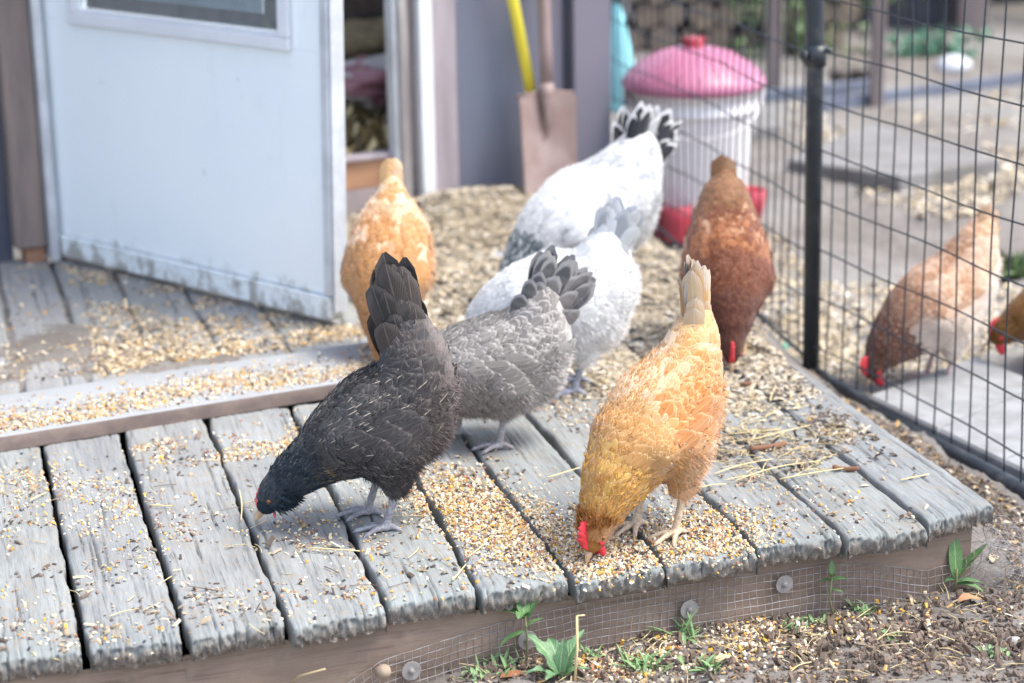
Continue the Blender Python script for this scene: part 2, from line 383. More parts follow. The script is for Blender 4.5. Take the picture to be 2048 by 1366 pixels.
# dark joist under the planks, seen through the gaps
j = MB()
for s in (.12, .55, 1.0):
    a = FP[0]+pd*s; b = FP[12]+pd*s*1.02; l = unit(b-a); n2 = np.array([-l[1], l[0]])*.02
    j.hexa([(*(a-n2), -.16), (*(b-n2), -.16), (*(b+n2), -.16), (*(a+n2), -.16), (*(a-n2), -.041), (*(b-n2), -.041), (*(b+n2), -.041), (*(a+n2), -.041)])
j.build('joist', M['beam'], deck)

# ================================================================ THE GROUND
POST = G(1622, 748, ZG)[:2]; CORNER = G(1213, 384, -.05)[:2]; RAILR = G(2048, 982, ZG)[:2]
lf = unit(CORNER-POST); lfn = np.array([-lf[1], lf[0]])      # lfn points to the left side (towards the deck)
if lfn[0] > 0: lfn = -lfn
rf = unit(RAILR-POST)
def smooth(t): t = np.clip(t, 0, 1); return t*t*(3-2*t)
def hground(P):
    P = np.asarray(P)[:, :2]
    s = (P-POST)@lfn                                     # left of the fence line is positive
    back = (P-FP[8])@pd                                  # how far back from the front edge
    up = smooth((back-.92)/.40)*smooth((s+.02)/.16)
    h = ZG+.132*up
    h = h+.012*fbm(P, 3.2, 3)+.006*fbm(P+5, 17, 3)+.0025*fbm(P+9, 70, 2)
    h = h-.03*smooth((.60-np.abs(back-.68))/.05)*((P-FP[12])@np.array([pd[1], -pd[0]]) < -.04)   # lower under the deck
    far = np.linalg.norm(P-np.array([.3, 4.]), axis=1); h = h+.25*smooth((far-5)/30)*fbm(P, .05, 2)
    return h
def axis_(c, w_, n, far): t = np.linspace(-1, 1, n); return c+w_*t+np.sign(t)*(np.abs(t)**9)*far
gx = axis_(.5, 2.1, 420, 260); gy = axis_(4.2, 2.4, 420, 260)
X, Y = np.meshgrid(gx, gy, indexing='ij'); GP = np.stack([X.ravel(), Y.ravel()], 1)
GV = np.concatenate([GP, hground(GP)[:, None]], 1)
mt, nt, b = newmat('soil'); oc = objc(nt)
n1 = noise(nt, oc, 6, 6, .6); n2 = noise(nt, oc, 70, 5, .7); n3 = noise(nt, oc, 1.1, 3)
c = mixc(nt, ramp(nt, n1, .35, .65), (.135, .118, .106), (.19, .17, .155)); c = mixc(nt, ramp(nt, n3, .4, .62), c, (.225, .215, .205)); c = mixc(nt, ramp(nt, n2, .45, .7, 0, .6), c, (.09, .075, .065))
nt.links.new(c, b.inputs['Base Color']); b.inputs['Roughness'].default_value = .95; bump(nt, n2, b, .7, .004)
tag(npmesh('ground', GV, grid_faces(len(gx), len(gy)), mt), kind='structure')

# ================================================================ THE COOP
def wallpt(px, py): u, z = onplane(px, py, wall0, wall1); return u, z
def Wm(off=0.):      # matrix for local (u along wall, y into the wall (away from camera), z)
    return (np.array([[wdir[0], -wn[0], 0], [wdir[1], -wn[1], 0], [0, 0, 1.]]), np.array([*wall0, 0])+np.array([*(wn*off), 0]))
WM = Wm()
uof = lambda px, py=430: wallpt(px, py)[0]
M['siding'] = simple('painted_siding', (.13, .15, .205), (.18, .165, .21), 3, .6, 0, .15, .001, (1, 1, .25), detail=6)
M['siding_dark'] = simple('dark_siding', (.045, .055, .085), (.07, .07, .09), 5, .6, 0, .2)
M['trimwood'] = simple('grey_pink_trim', (.36, .315, .34), (.27, .23, .25), 7, .75, 0, .3, .001, (3, 3, .5), detail=7)
M['postwood'] = simple('old_post_wood', (.235, .185, .165), (.16, .13, .12), 9, .85, 0, .5, .002, (3, 3, .35), detail=8)
M['white'] = simple('white_paint', (.72, .74, .78), (.66, .68, .72), 6, .4, 0, .05)
M['aluminium'] = simple('aluminium', (.62, .65, .70), (.5, .52, .56), 12, .4, .3, .05)
M['stripgrey'] = simple('weather_strip', (.40, .37, .36), (.22, .20, .20), 12, .7, 0, .2, stretch=(1, 1, .2))
M['cedar'] = simple('orange_board', (.40, .22, .12), (.30, .16, .10), 10, .8, 0, .3, stretch=(.3, 1, 2))
M['dusty'] = simple('dusty_board', (.30, .25, .25), (.22, .19, .20), 10, .85, 0, .3)
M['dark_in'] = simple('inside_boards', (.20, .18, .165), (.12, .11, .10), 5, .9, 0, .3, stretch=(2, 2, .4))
coop = empty('chicken_coop', (*wall0, 0), label='blue grey painted chicken coop with pale trim and its screen door standing open', cat='shed')
def cpart(mb, name, mat, parent=coop, smooth=False):
    o = mb.build(name, mat, parent, smooth)
    o.matrix_parent_inverse = mathutils.Matrix.Translation((-wall0[0], -wall0[1], 0)); return o
TOP = 2.15
u = [uof(915), uof(1140, 400), uof(1213, 384)]
b_ = MB(); b_.box(u[0], u[1], 0, .03, -.14, TOP, WM); cpart(b_, 'siding', M['siding'])
b_ = MB(); b_.box(uof(1128, 400), u[1]-.001, -.0025, .0, -.14, TOP, WM); cpart(b_, 'groove', M['siding_dark'])
b_ = MB(); b_.box(u[1], u[2], -.03, .04, -.14, TOP, WM, bev=.003); cpart(b_, 'corner_board', M['siding'])
b_ = MB(); b_.box(uof(866), u[0], -.018, .03, -.06, TOP, WM, bev=.003); cpart(b_, 'door_trim', M['trimwood'])
b_ = MB(); b_.box(uof(841), uof(866)-.001, -.03, .03, -.06, TOP, WM, bev=.002); cpart(b_, 'door_frame', M['white'])
b_ = MB(); b_.box(uof(824)+.001, uof(841)-.001, .01, .05, -.06, TOP, WM); cpart(b_, 'rebate', M['dusty'])
b_ = MB(); b_.box(uof(806), uof(824), -.012, .06, -.06, TOP, WM, bev=.003); cpart(b_, 'door_frame', M['stripgrey'])
b_ = MB(); b_.box(uof(797), uof(806)-.001, .0, .05, -.06, TOP, WM); cpart(b_, 'door_frame', M['aluminium'])
# left side
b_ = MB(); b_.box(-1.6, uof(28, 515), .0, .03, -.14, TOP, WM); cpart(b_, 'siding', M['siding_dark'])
b_ = MB(); b_.box(uof(26, 515)+.001, uof(88, 505), -.045, .03, .035, TOP, WM, bev=.004); cpart(b_, 'door_post', M['postwood'])
b_ = MB(); b_.box(uof(46, 515)+.001, uof(84, 505), -.030, .02, -.05, .034, WM); cpart(b_, 'post_block', M['cedar'])
b_ = MB(); b_.box(uof(88, 505)+.001, uof(106, 505), -.075, .03, .002, TOP, WM, bev=.002); cpart(b_, 'door_frame', M['aluminium'])
# side wall along the fence, back, floor; unseen roof cut to an eave to light the inside
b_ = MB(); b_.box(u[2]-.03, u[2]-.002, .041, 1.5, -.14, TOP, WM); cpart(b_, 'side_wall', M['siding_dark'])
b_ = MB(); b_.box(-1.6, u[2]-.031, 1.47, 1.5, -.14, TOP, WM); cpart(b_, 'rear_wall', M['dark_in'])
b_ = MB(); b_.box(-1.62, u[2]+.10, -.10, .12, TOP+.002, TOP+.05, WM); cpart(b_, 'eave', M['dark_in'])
b_ = MB(); b_.box(.02, uof(797)+.3, .07, 1.46, -.14, .115, WM); cpart(b_, 'floor', M['dusty'])
u0_, u1_ = uof(600, 440), uof(800, 425)
b_ = MB(); b_.box(.12, u1_-.004, .03, .068, .07, .145, WM, bev=.003); cpart(b_, 'threshold', M['cedar'])
b_ = MB(); b_.box(.12, u1_-.004, .02, .068, -.05, .069, WM); cpart(b_, 'threshold', M['dusty'])
b_ = MB(); b_.box(.12, u1_-.004, .02, .075, .1455, .157, WM, bev=.002); cpart(b_, 'threshold', M['trimwood'])
# inside boards and a nest shelf high on the rear wall
b_ = MB()
for k in range(9): b_.box(.15+k*.13, .15+k*.13+.12, .95, .97, .40, 1.2, WM)
cpart(b_, 'nest_boards', M['postwood'])
b_ = MB(); b_.box(.1, 1.4, .80, .97, .60, .615, WM); cpart(b_, 'shelf', M['cedar'])

# ---- the screen door (a part of the coop, hinged on the left)
DA = G(106, 515, 0)[:2]; DB = G(668, 640, .015)[:2]; ddir = unit(DB-DA); DL = np.linalg.norm(DB-DA); dn = np.array([ddir[1], -ddir[0]])
SHEAR = .034
door = empty('screen_door', (0, 0, 0)); door.parent = coop; door.matrix_parent_inverse = mathutils.Matrix.Translation((-wall0[0], -wall0[1], 0))
DM = (np.array([[ddir[0], -dn[0], SHEAR*ddir[0]], [ddir[1], -dn[1], SHEAR*ddir[1]], [0, 0, 1.]]), np.array([*DA, .012]))
def dpx(px, py):
    u, z = onplane(px, py, DA, DB); return u-SHEAR*z, z-.012
mt, nt, b = newmat('door_paint'); oc = objc(nt)
sep = nt.nodes.new('ShaderNodeSeparateXYZ'); nt.links.new(oc, sep.inputs[0])
n1 = noise(nt, oc, 20, 7, .75, (1, 1, .8)); n2 = noise(nt, oc, 3, 3); n3 = noise(nt, oc, 16, 2, .5)
c = mixc(nt, ramp(nt, n2, .3, .7), (.80, .86, .89), (.84, .885, .91))
low_ = ramp(nt, sep.outputs[2], .0, .17, .19, -.12); f_ = ramp(nt, mth(nt, 'ADD', n1, low_), .57, .76, 0, .75)
n7 = noise(nt, oc, 5, 7, .75, (1, 1, .35)); c = mixc(nt, ramp(nt, n7, .52, .74, 0, .28), c, (.52, .53, .50)); c = mixc(nt, f_, c, (.22, .195, .16)); c = mixc(nt, ramp(nt, n3, .715, .75, 0, .35), c, (.3, .3, .3))
nt.links.new(c, b.inputs['Base Color']); b.inputs['Roughness'].default_value = .38; bump(nt, n1, b, .05, .001)
M['door'] = mt
TD = .034
wl, wb = dpx(143, 40); wr, wb2 = dpx(585, 107); wb = (wb+wb2)/2; WT = 1.55
h1 = .055
b_ = MB()   # slab around the window opening
b_.box(0, DL, 0, TD, h1, wb+.005, DM, bev=.002); b_.box(0, wl+.004, 0, TD, wb+.0052, 1.98, DM); b_.box(wr-.004, DL, 0, TD, wb+.0052, 1.98, DM); b_.box(wl+.0042, wr-.0042, 0, TD, WT, 1.98, DM)
b_.build('door_panel', M['door'], door)
b_ = MB(); b_.box(.002, DL-.004, -.006, TD+.004, .0, h1-.002, DM, bev=.003); b_.box(.002, DL-.004, -.009, -.0062, h1-.010, h1-.003, DM); b_.build('kick_rail', M['door'], door)
b_ = MB(); b_.box(DL-.022, DL+.001, -.008, -.0003, h1+.002, 1.98, DM, bev=.002); b_.box(DL+.0015, DL+.008, -.003, TD, .02, 1.98, DM); b_.build('edge_strip', M['aluminium'], door)
b_ = MB(); b_.box(-.012, -.001, -.006, TD, .0, 1.98, DM)
for z_ in (.18, .27, .62): b_.tube([DM[0]@np.array([-.004, -.010, z_])+DM[1], DM[0]@np.array([-.004, -.010, z_+.055])+DM[1]], .007, 8)
b_.build('hinge', M['aluminium'], door)
fr = MB(); t_ = .027
fr.box(wl, wr, -.014, -.0005, wb, wb+t_, DM, bev=.002); fr.box(wl, wl+t_, -.014, -.0005, wb+t_+.001, WT, DM, bev=.002); fr.box(wr-t_, wr, -.014, -.0005, wb+t_+.001, WT, DM, bev=.002)
fr.box(wl+t_+.001, wl+t_+.008, -.010, .02, wb+t_+.001, WT, DM); fr.box(wr-t_-.008, wr-t_-.001, -.010, .02, wb+t_+.001, WT, DM); fr.box(wl+t_+.0085, wr-t_-.0085, -.010, .02, wb+t_+.001, wb+t_+.008, DM)
wf = fr.build('window_frame', M['white'], door)
mt, nt, b = newmat('glass'); b.inputs['Base Color'].default_value = (.75, .82, .85, 1); b.inputs['Roughness'].default_value = .03; b.inputs['Transmission Weight'].default_value = .9; b.inputs['IOR'].default_value = 1.35
M['glass'] = mt
g_ = MB(); g_.box(wl+t_+.009, wr-t_-.009, .006, .009, wb+t_+.0085, WT, DM); g_.build('window_pane', M['glass'], door)
g_ = MB(); zb = wb+t_+.012
wu = lambda px, py: dpx(px, py)
g_.box(wl+t_+.009, wr-t_-.075, .0125, .016, zb+.030, zb+.074, DM); g_.box(wl+t_+.009, wr-t_-.009, .0165, .020, zb+.12, zb+.135, DM)
g_.build('sliding_sash', M['aluminium'], door)
# ================================================================ FENCE
fence = []
def vwire_panel(A, B, z0, z1, pitch, hz, name, seed):
    r = np.random.default_rng(seed); mb = MB(); L = np.linalg.norm(B-A); d = (B-A)/L; nrm = np.array([-d[1], d[0]])
    lean = .018
    bow = lambda s, z: np.array([*(A+d*(s+lean*(z-z0)*0)+nrm*(.006*math.sin(s*5+z*3)+.004*math.sin(s*13+z*7))), z])
    n = int(L/pitch)
    for k in range(1, n):
        s = k*pitch; ph = r.uniform(0, 6)
        mb.tube([bow(s+.0012*math.sin(z*9+ph), z) for z in np.linspace(z0, z1, 9)], .0019, 5, cap=False)
    for z in hz:
        mb.tube([bow(s, z+.002*math.sin(s*8+z*20))+np.array([*(nrm*-.0036), 0]) for s in np.linspace(0, L, 26)], .0019, 5, cap=False)
    return mb
FR_ = empty('fence_panel', (*POST, ZG), label='black wire kennel panel at the right with a round post and bottom rail', cat='fence', group='black wire fence panels')
FL_ = empty('fence_panel', (*POST, ZG), label='black wire kennel panel running back from the post to the coop corner', cat='fence', group='black wire fence panels')
def fpart(o, par): o.parent = par; o.matrix_parent_inverse = mathutils.Matrix.Translation((-POST[0], -POST[1], -ZG)); return o
RB = POST+rf*1.75; z0 = ZG+.012
fpart(vwire_panel(POST, RB, z0, 1.5, .061, [ZG+.07+.107*k for k in range(15)], 'w', 1).build('wire_grid', M['wire'], None, True), FR_)
mb = MB(); mb.tube([(*(POST+np.array([-.000, 0])), ZG-.03), (*(POST+np.array([-.008, 0])), .6), (*(POST+np.array([-.02, 0])), 1.5)], .0185, 20)
fpart(mb.build('post', M['rail'], None, True), FR_)
mb = MB(); mb.tube([(*(POST+rf*.02), ZG+.004), (*(POST+rf*.45), ZG-.004), (*RB, ZG+.006)], .0175, 18)
fpart(mb.build('bottom_rail', M['rail'], None, True), FR_)
mb = MB()
for zc in (.56,):
    mb.lathe([(.0187, -.022), (.0225, -.022), (.0225, .022), (.0187, .022)], (POST[0]-.006, POST[1], zc), 20)
    p = np.array([POST[0]-.006, POST[1], zc]); mb.tube([p+[-.034, -.01, 0], p+[-.018, -.005, 0]], .006, 6); mb.tube([p+[.018, -.012, 0.012], p+[.030, -.016, .012]], .005, 6); mb.box(p[0]-.03, p[0]-.02, p[1]-.02, p[1]+.005, zc-.012, zc+.012)
fpart(mb.build('clamp', M['rail'], None, True), FR_)
L1 = np.linalg.norm(CORNER-POST); LA = POST+lf*.024
mb = vwire_panel(LA, CORNER, ZG+.03, 1.5, .05, [ZG+.055+.107*k for k in range(15)], 'w', 2)
mb.tube([(*(LA+lf*.002), ZG+.03), (*CORNER, -.02)], .0045, 6)
fpart(mb.build('wire_grid', M['wire'], None, True), FL_)

# ================================================================ FEEDER BEHIND THE FENCE
fc = G(1385, 468, ZG); fx, fy = fc[0], fc[1]
D_ = np.linalg.norm(fc-CAM); S_ = FPX/((fc-CAM)@_fw)
feeder = empty('poultry_feeder', (fx, fy, ZG), label='white bucket poultry feeder with pink dome lid and red base tray, behind the fence', cat='feeder')
M['bucket'] = simple('white_plastic', (.70, .68, .72), (.62, .58, .60), 5, .35, 0, .05)
M['lid'] = simple('pink_lid', (.40, .125, .22), (.42, .20, .31), 3, .4, 0, .05)
M['red'] = simple('red_plastic', (.40, .03, .055), (.32, .03, .05), 8, .35, 0, .05)
zr = .335
b_ = MB(); b_.lathe([(.001, .05), (.125, .05), (.130, .12), (.148, .36), (.152, .375), (.152, .385), (.157, .387), (.158, .405), (.153, .407), (.153, .44), (.160, .442), (.160, .470), (.150, .472), (.148, .46)], seg=56)
b_.V = [v*np.array([1.13, 1.13, .91]) for v in b_.V]; b_.build('bucket', M['bucket'], feeder, True)
b_ = MB(); b_.lathe([(.162, .462), (.178, .456), (.183, .466), (.181, .482), (.168, .500), (.140, .528), (.10, .556), (.06, .572), (.03, .577), (.001, .578)], seg=56)
for k in range(20):
    a = k*math.pi/10; b_.tube([(math.cos(a)*r_, math.sin(a)*r_, z_-.0015) for r_, z_ in ((.172, .497), (.14, .529), (.10, .557), (.05, .575))], .0026, 5)
b_.V = [v*np.array([1.08, 1.08, .91]) for v in b_.V]; b_.build('lid', M['lid'], feeder, True)
b_ = MB(); b_.lathe([(.026, .572), (.028, .60), (.024, .603), (.001, .603)], seg=18)
b_.box(-.034, -.018, -.012, .012, .585, .604, bev=.003); b_.box(.016, .034, -.012, .012, .585, .607, bev=.003); b_.V = [v-np.array([0, 0, .052]) for v in b_.V]; b_.build('cap', M['red'], feeder, True)
b_ = MB(); b_.lathe([(.001, .004), (.15, .004), (.165, .02), (.172, .055), (.168, .058), (.160, .03), (.14, .02), (.001, .02)], seg=48)
for a0 in (0.15, 2.2, 4.3):      # raised scoops of the tray
    c0 = np.array([math.cos(a0)*.158, math.sin(a0)*.158, .0]); b_.lathe([(.035, .02), (.046, .07), (.052, .118), (.048, .120), (.040, .07), (.030, .03), (.001, .028)], c0, 20)
b_.build('tray', M['red'], feeder, True)
b_ = MB(); hp = []
for t in np.linspace(0, math.pi, 16): hp.append((-.162*math.cos(t), -.03-.155*math.sin(t)*.25, .44-.10*math.sin(t)))
b_.tube([(h[0], h[1]-.13*math.sin(tt), h[2]) for h, tt in zip(hp, np.linspace(0, math.pi, 16))], .0025, 6); b_.box(.155, .172, -.02, .02, .405, .452, bev=.003); b_.box(-.172, -.155, -.02, .02, .405, .452, bev=.003); b_.V = [v*np.array([1.12, 1.12, .91]) for v in b_.V]; b_.build('handle', M['bucket'], feeder, True)
b_ = MB(); b_.lathe([(.1615, .296), (.1640, .298), (.1640, .304), (.1620, .306)], seg=56); b_.build('band', M['stripgrey'], feeder, True)
# turquoise sack hanging on the fence corner
M['turq'] = simple('turquoise_bag', (.20, .55, .64), (.30, .66, .74), 9, .45, 0, .3, .003, (1, 1, .4))
tp = G(1240, 350, ZG); sc = FPX/((tp-CAM)@_fw)
def zat(px, py, p):      # height over point p where pixel row py is
    d = _fw + _R*(px-1024)/FPX - _U*(py-683)/FPX; t = (p[1]-CAM[1])/d[1]; return (CAM+d*t)
rows = []
for py, xl, xr in ((8, 1222, 1240), (40, 1214, 1250), (80, 1208, 1258), (120, 1205, 1268), (160, 1203, 1276), (200, 1203, 1262), (222, 1208, 1240)):
    a = zat(xl, py, tp); c = zat(xr, py, tp); rows.append((a, c))
V = []; ns = 16
for i, (a, c) in enumerate(rows):
    cen = (a+c)/2; rx = (c[0]-a[0])/2; ry = rx*.6
    for k in range(ns):
        t = 2*math.pi*k/ns; rr = 1+.14*math.sin(5*t+i*.7)
        V.append((cen[0]+rx*math.cos(t), cen[1]+ry*math.sin(t)*rr, cen[2]+.008*math.sin(3*t+i)))
Q = [(i*ns+k, i*ns+(k+1) % ns, (i+1)*ns+(k+1) % ns, (i+1)*ns+k) for i in range(len(rows)-1) for k in range(ns)]
b_ = MB(); b_.add(np.array(V), Q); b_.tube([V[0], V[0]+np.array([0, 0, .5])], .004, 6)
tag(b_.build('hanging_bag', M['turq'], None, True), 'turquoise plastic bag hanging behind the fence beside the coop corner', 'bag')
# ================================================================ SPADE AND YELLOW TOOL
M['rust'] = simple('rusty_steel', (.24, .165, .15), (.34, .26, .25), 7, .65, .15, .4, .001, detail=8)
M['oldhandle'] = simple('old_handle', (.21, .155, .15), (.28, .20, .19), 12, .7, 0, .2, stretch=(4, 4, .3))
M['yellow'] = simple('yellow_fibreglass', (.72, .62, .06), (.66, .55, .05), 10, .35, 0, .05)
def wl3(px, py, off):     # world point on a plane `off` in front of the wall
    a = wall0+wn*off; b = wall1+wn*off; uu_, z = onplane(px, py, a, b); return np.array([*(a+wdir*uu_), z])
spade = empty('spade', tuple(wl3(1090, 420, .12)), label='rusty square spade standing blade down against the coop wall', cat='spade')
def sp(o, par): o.parent = par; o.matrix_parent_inverse = mathutils.Matrix.Translation(-mathutils.Vector(par.location)); return o
TL, TR, BL_, BR_ = wl3(1033, 192, .085), wl3(1146, 184, .085), wl3(1048, 432, .13), wl3(1150, 425, .13)
nu_, nv_ = 21, 25; V = []
for i in range(nu_):
    for k_ in range(nv_):
        a, t = i/(nu_-1), k_/(nv_-1)
        p = TL*(1-a)*(1-t)+TR*a*(1-t)+BL_*(1-a)*t+BR_*a*t
        s_ = (a-.5)*2; bow = .014*(s_*s_)-.012*math.exp(-(s_/.16)**2)*max(0, 1-t*1.9)+.004*abs(s_)
        p = p-np.array([*wn, 0])*(-bow*1.0)
        sh = -.012*math.cos(s_*math.pi)*math.exp(-t/.05)*0
        p[2] += .014*math.exp(-t/.04)*math.exp(-(s_/.28)**2)-.006*math.exp(-t/.05)*abs(s_)**4
        V.append(p)
V = np.array(V); F = grid_faces(nu_, nv_); V2 = V-np.array([*wn, 0])*.003; nV = len(V)
b_ = MB(); b_.add(V, F[:, ::-1]); b_.add(V2, F)
b_.tube([TL+[0, 0, -.002], (TL*.75+TR*.25)+[0, 0, .002], (TL+TR)/2+[0, 0, .012]], .005, 8); b_.tube([TR+[0, 0, -.002], (TR*.75+TL*.25)+[0, 0, .002], (TL+TR)/2+[0, 0, .012]], .005, 8)
mid = (TL+TR)/2; topp = wl3(1084, 0, .05); dd = unit(topp-mid)
b_.tube([mid+np.array([*wn, 0])*.004-dd*.12, mid+np.array([*wn, 0])*.010-dd*.05, mid+np.array([*wn, 0])*.012, mid+dd*.03+np.array([*wn, 0])*.012], [.002, .010, .020, .0185], 14)
sp(b_.build('blade', M['rust'], None, True), spade)
b_ = MB(); b_.tube([mid+dd*.025+np.array([*wn, 0])*.012, mid+dd*.12+np.array([*wn, 0])*.012, mid+dd*.5+np.array([*wn, 0])*.012, mid+dd*1.1+np.array([*wn, 0])*.02], [.0172, .0168, .0165, .0165], 14); sp(b_.build('handle', M['oldhandle'], None, True), spade)
tool = empty('hoe', tuple(wl3(1075, 420, .05)), label='yellow handled tool leaning on the coop wall behind the rusty spade', cat='garden tool')
y0_, y1_ = wl3(1064, 195, .055), wl3(1018, -40, .05); dd = unit(y1_-y0_)
b_ = MB(); b_.tube([y0_-dd*.10, y0_+dd*.3, y0_+dd*1.2], .0155, 14); sp(b_.build('handle', M['yellow'], None, True), tool)
b_ = MB(); q = y0_-dd*.22; b_.tube([y0_-dd*.085, q], [.017, .012], 12); 
for s_ in (-1, 1): b_.tube([q, q+np.array([s_*.02, 0, -.01]), q+np.array([s_*.024, 0, -.06]), np.array([q[0]+s_*.02, q[1], max(.0, q[2]-.13)])], [.006, .006, .005, .003], 6)
sp(b_.build('tines', M['rust'], None, True), tool)
# ================================================================ SCATTERED SEED, LITTER, STRAW
_cube = np.array([(-1, -1, -1), (1, -1, -1), (1, 1, -1), (-1, 1, -1), (-1, -1, 1), (1, -1, 1), (1, 1, 1), (-1, 1, 1)], float)
_cq = np.array([(3, 2, 1, 0), (4, 5, 6, 7), (0, 1, 5, 4), (1, 2, 6, 5), (2, 3, 7, 6), (3, 0, 4, 7)])
def lin(*c): return tuple(((x/255)/12.92 if x <= 10 else (((x/255)+.055)/1.055)**2.4) for x in c)
SEED = [(lin(214, 196, 164), .32), (lin(190, 166, 130), .19), (lin(208, 160, 70), .13), (lin(176, 124, 92), .09), (lin(226, 220, 206), .15), (lin(130, 92, 76), .06), (lin(66, 64, 70), .07)]
def scatter(name, XY, Z, size, pal, mat, parent=None, flat=(.35, .7), tilt=.3, elong=(1., 1.7), taper=.35, label=None, cat=None, kind='stuff', rg=rng):
    n = len(XY); cols = np.array([p[0] for p in pal]); pr = np.array([p[1] for p in pal]); pr /= pr.sum()
    ci = rg.choice(len(pal), n, p=pr); c = cols[ci]*rg.uniform(.75, 1.2, (n, 1))
    s = rg.uniform(size[0], size[1], n)*rg.choice([.75, 1., 1.25], n); el = rg.uniform(*elong, n); fl = rg.uniform(*flat, n)
    T = np.tile(_cube[None], (n, 1, 1))*rg.uniform(1-taper, 1, (n, 8, 3))
    T[:, :, 0] *= (s*el)[:, None]/2; T[:, :, 1] *= s[:, None]/2; T[:, :, 2] *= (s*fl)[:, None]/2
    T[:, 4:, :2] *= .68
    a = rg.uniform(0, 2*math.pi, n); tx = rg.normal(0, tilt, n); ty = rg.normal(0, tilt, n)
    ca, sa = np.cos(a), np.sin(a)
    x, y, z = T[..., 0].copy(), T[..., 1].copy(), T[..., 2].copy()
    z2 = z+x*np.tan(np.clip(tx, -1, 1))[:, None]+y*np.tan(np.clip(ty, -1, 1))[:, None]
    V = np.stack([x*ca[:, None]-y*sa[:, None]+XY[:, 0:1], x*sa[:, None]+y*ca[:, None]+XY[:, 1:2], z2-z2.min(1)[:, None]+np.asarray(Z).reshape(-1, 1)], -1).reshape(-1, 3)
    F = (np.arange(n)[:, None, None]*8+_cq[None]).reshape(-1, 4)
    C = np.repeat(np.concatenate([c, np.ones((n, 1))], 1), 8, 0)
    o = npmesh(name, V, F, mat, parent, {'Col': np.clip(C, 0, 1)}, False)
    return tag(o, label, cat, None, kind)
def pix_gauss(cx, cy, rx, ry, n, rot=0., z=0., cut=1.9):
    a = np.clip(rng.normal(0, 1, (n, 2)), -cut, cut)*.6; c_, s_ = math.cos(rot), math.sin(rot)
    px = cx+a[:, 0]*rx*c_-a[:, 1]*ry*s_; py = cy+a[:, 0]*rx*s_+a[:, 1]*ry*c_
    return np.array([G(x, y, z)[:2] for x, y in zip(px, py)])
def pix_uni(poly, n, z=0.):
    poly = np.array(poly, float); out = []; lo, hi = poly.min(0), poly.max(0)
    while len(out) < n:
        p = rng.uniform(lo, hi); ins = False; j = len(poly)-1
        for i in range(len(poly)):
            if (poly[i, 1] > p[1]) != (poly[j, 1] > p[1]) and p[0] < (poly[j, 0]-poly[i, 0])*(p[1]-poly[i, 1])/(poly[j, 1]-poly[i, 1])+poly[i, 0]: ins = not ins
            j = i
        if ins: out.append(G(p[0], p[1], z)[:2])
    return np.array(out)
def clumped(P, f=9., lo=-.35, seed=0.):       # keep points where the noise is high: clumps
    v = fbm(P+seed, f, 3); k = (v-lo)/1.1; return P[rng.random(len(P)) < k]
from mathutils.bvhtree import BVHTree
def bvh_of(objs):
    V = []; F = []; n = 0
    for o in objs:
        me = o.data; v = np.empty(len(me.vertices)*3); me.vertices.foreach_get('co', v); v = v.reshape(-1, 3)
        V += v.tolist(); F += [[i+n for i in p.vertices] for p in me.polygons]; n += len(v)
    return BVHTree.FromPolygons(V, F)
deckmeshes = [o for o in COL.objects if o.parent in (deck, co) and o.name.split('.')[0] in ('plank', 'board_top')]
groundo = bpy.data.objects['ground']
BV_deck = bvh_of(deckmeshes); gmesh = None
def drop(P, floor=None):
    z = np.empty(len(P)); DOWN = mathutils.Vector((0, 0, -1)); hg = hground(P)
    for i, p in enumerate(P):
        h = BV_deck.ray_cast(mathutils.Vector((p[0], p[1], .3)), DOWN, .36)
        z[i] = h[0].z if h[0] is not None else hg[i]
        if floor is None and z[i] < hg[i]: z[i] = hg[i]
    return z
pts = []
# the big spill between the two front hens
for a in ((930, 1010, 130, 60, 2000, .25), (1040, 1060, 170, 60, 3200, .25), (1150, 1105, 190, 55, 2600, .12), (1250, 1100, 130, 50, 1200, 0), (1420, 1065, 110, 50, 1700, .1), (1450, 1100, 60, 22, 250, 0), (870, 990, 90, 40, 600, 0)):
    pts.append(pix_gauss(*a))
# along the foot of the cross board
pts.append(clumped(pix_uni([(250, 880), (640, 812), (700, 800), (640, 905), (430, 925), (260, 935)], 5200), 8, -.5))
pts.append(clumped(pix_uni([(0, 910), (250, 885), (330, 1000), (200, 1080), (0, 1040)], 1500), 8, -.3))
# thin scatter over the planks
pts.append(clumped(pix_uni([(-60, 930), (900, 850), (960, 1200), (160, 1310), (-60, 1330)], 5200), 7, -.15))
pts.append(clumped(pix_uni([(430, 930), (620, 960), (700, 1120), (430, 1060)], 1500), 9, -.2))
pts.append(clumped(pix_uni([(1150, 800), (1500, 690), (1640, 800), (1800, 980), (1500, 1080), (1280, 1000)], 2600), 8, -.1))
pts.append(pix_uni([(900, 900), (1500, 1000), (1900, 1040), (1500, 1120), (960, 1200)], 900))
pts.append(clumped(pix_uni([(900, 760), (1300, 640), (1480, 660), (1600, 800), (1460, 900), (1150, 850)], 5200), 9, -.45))
front = np.concatenate(pts)
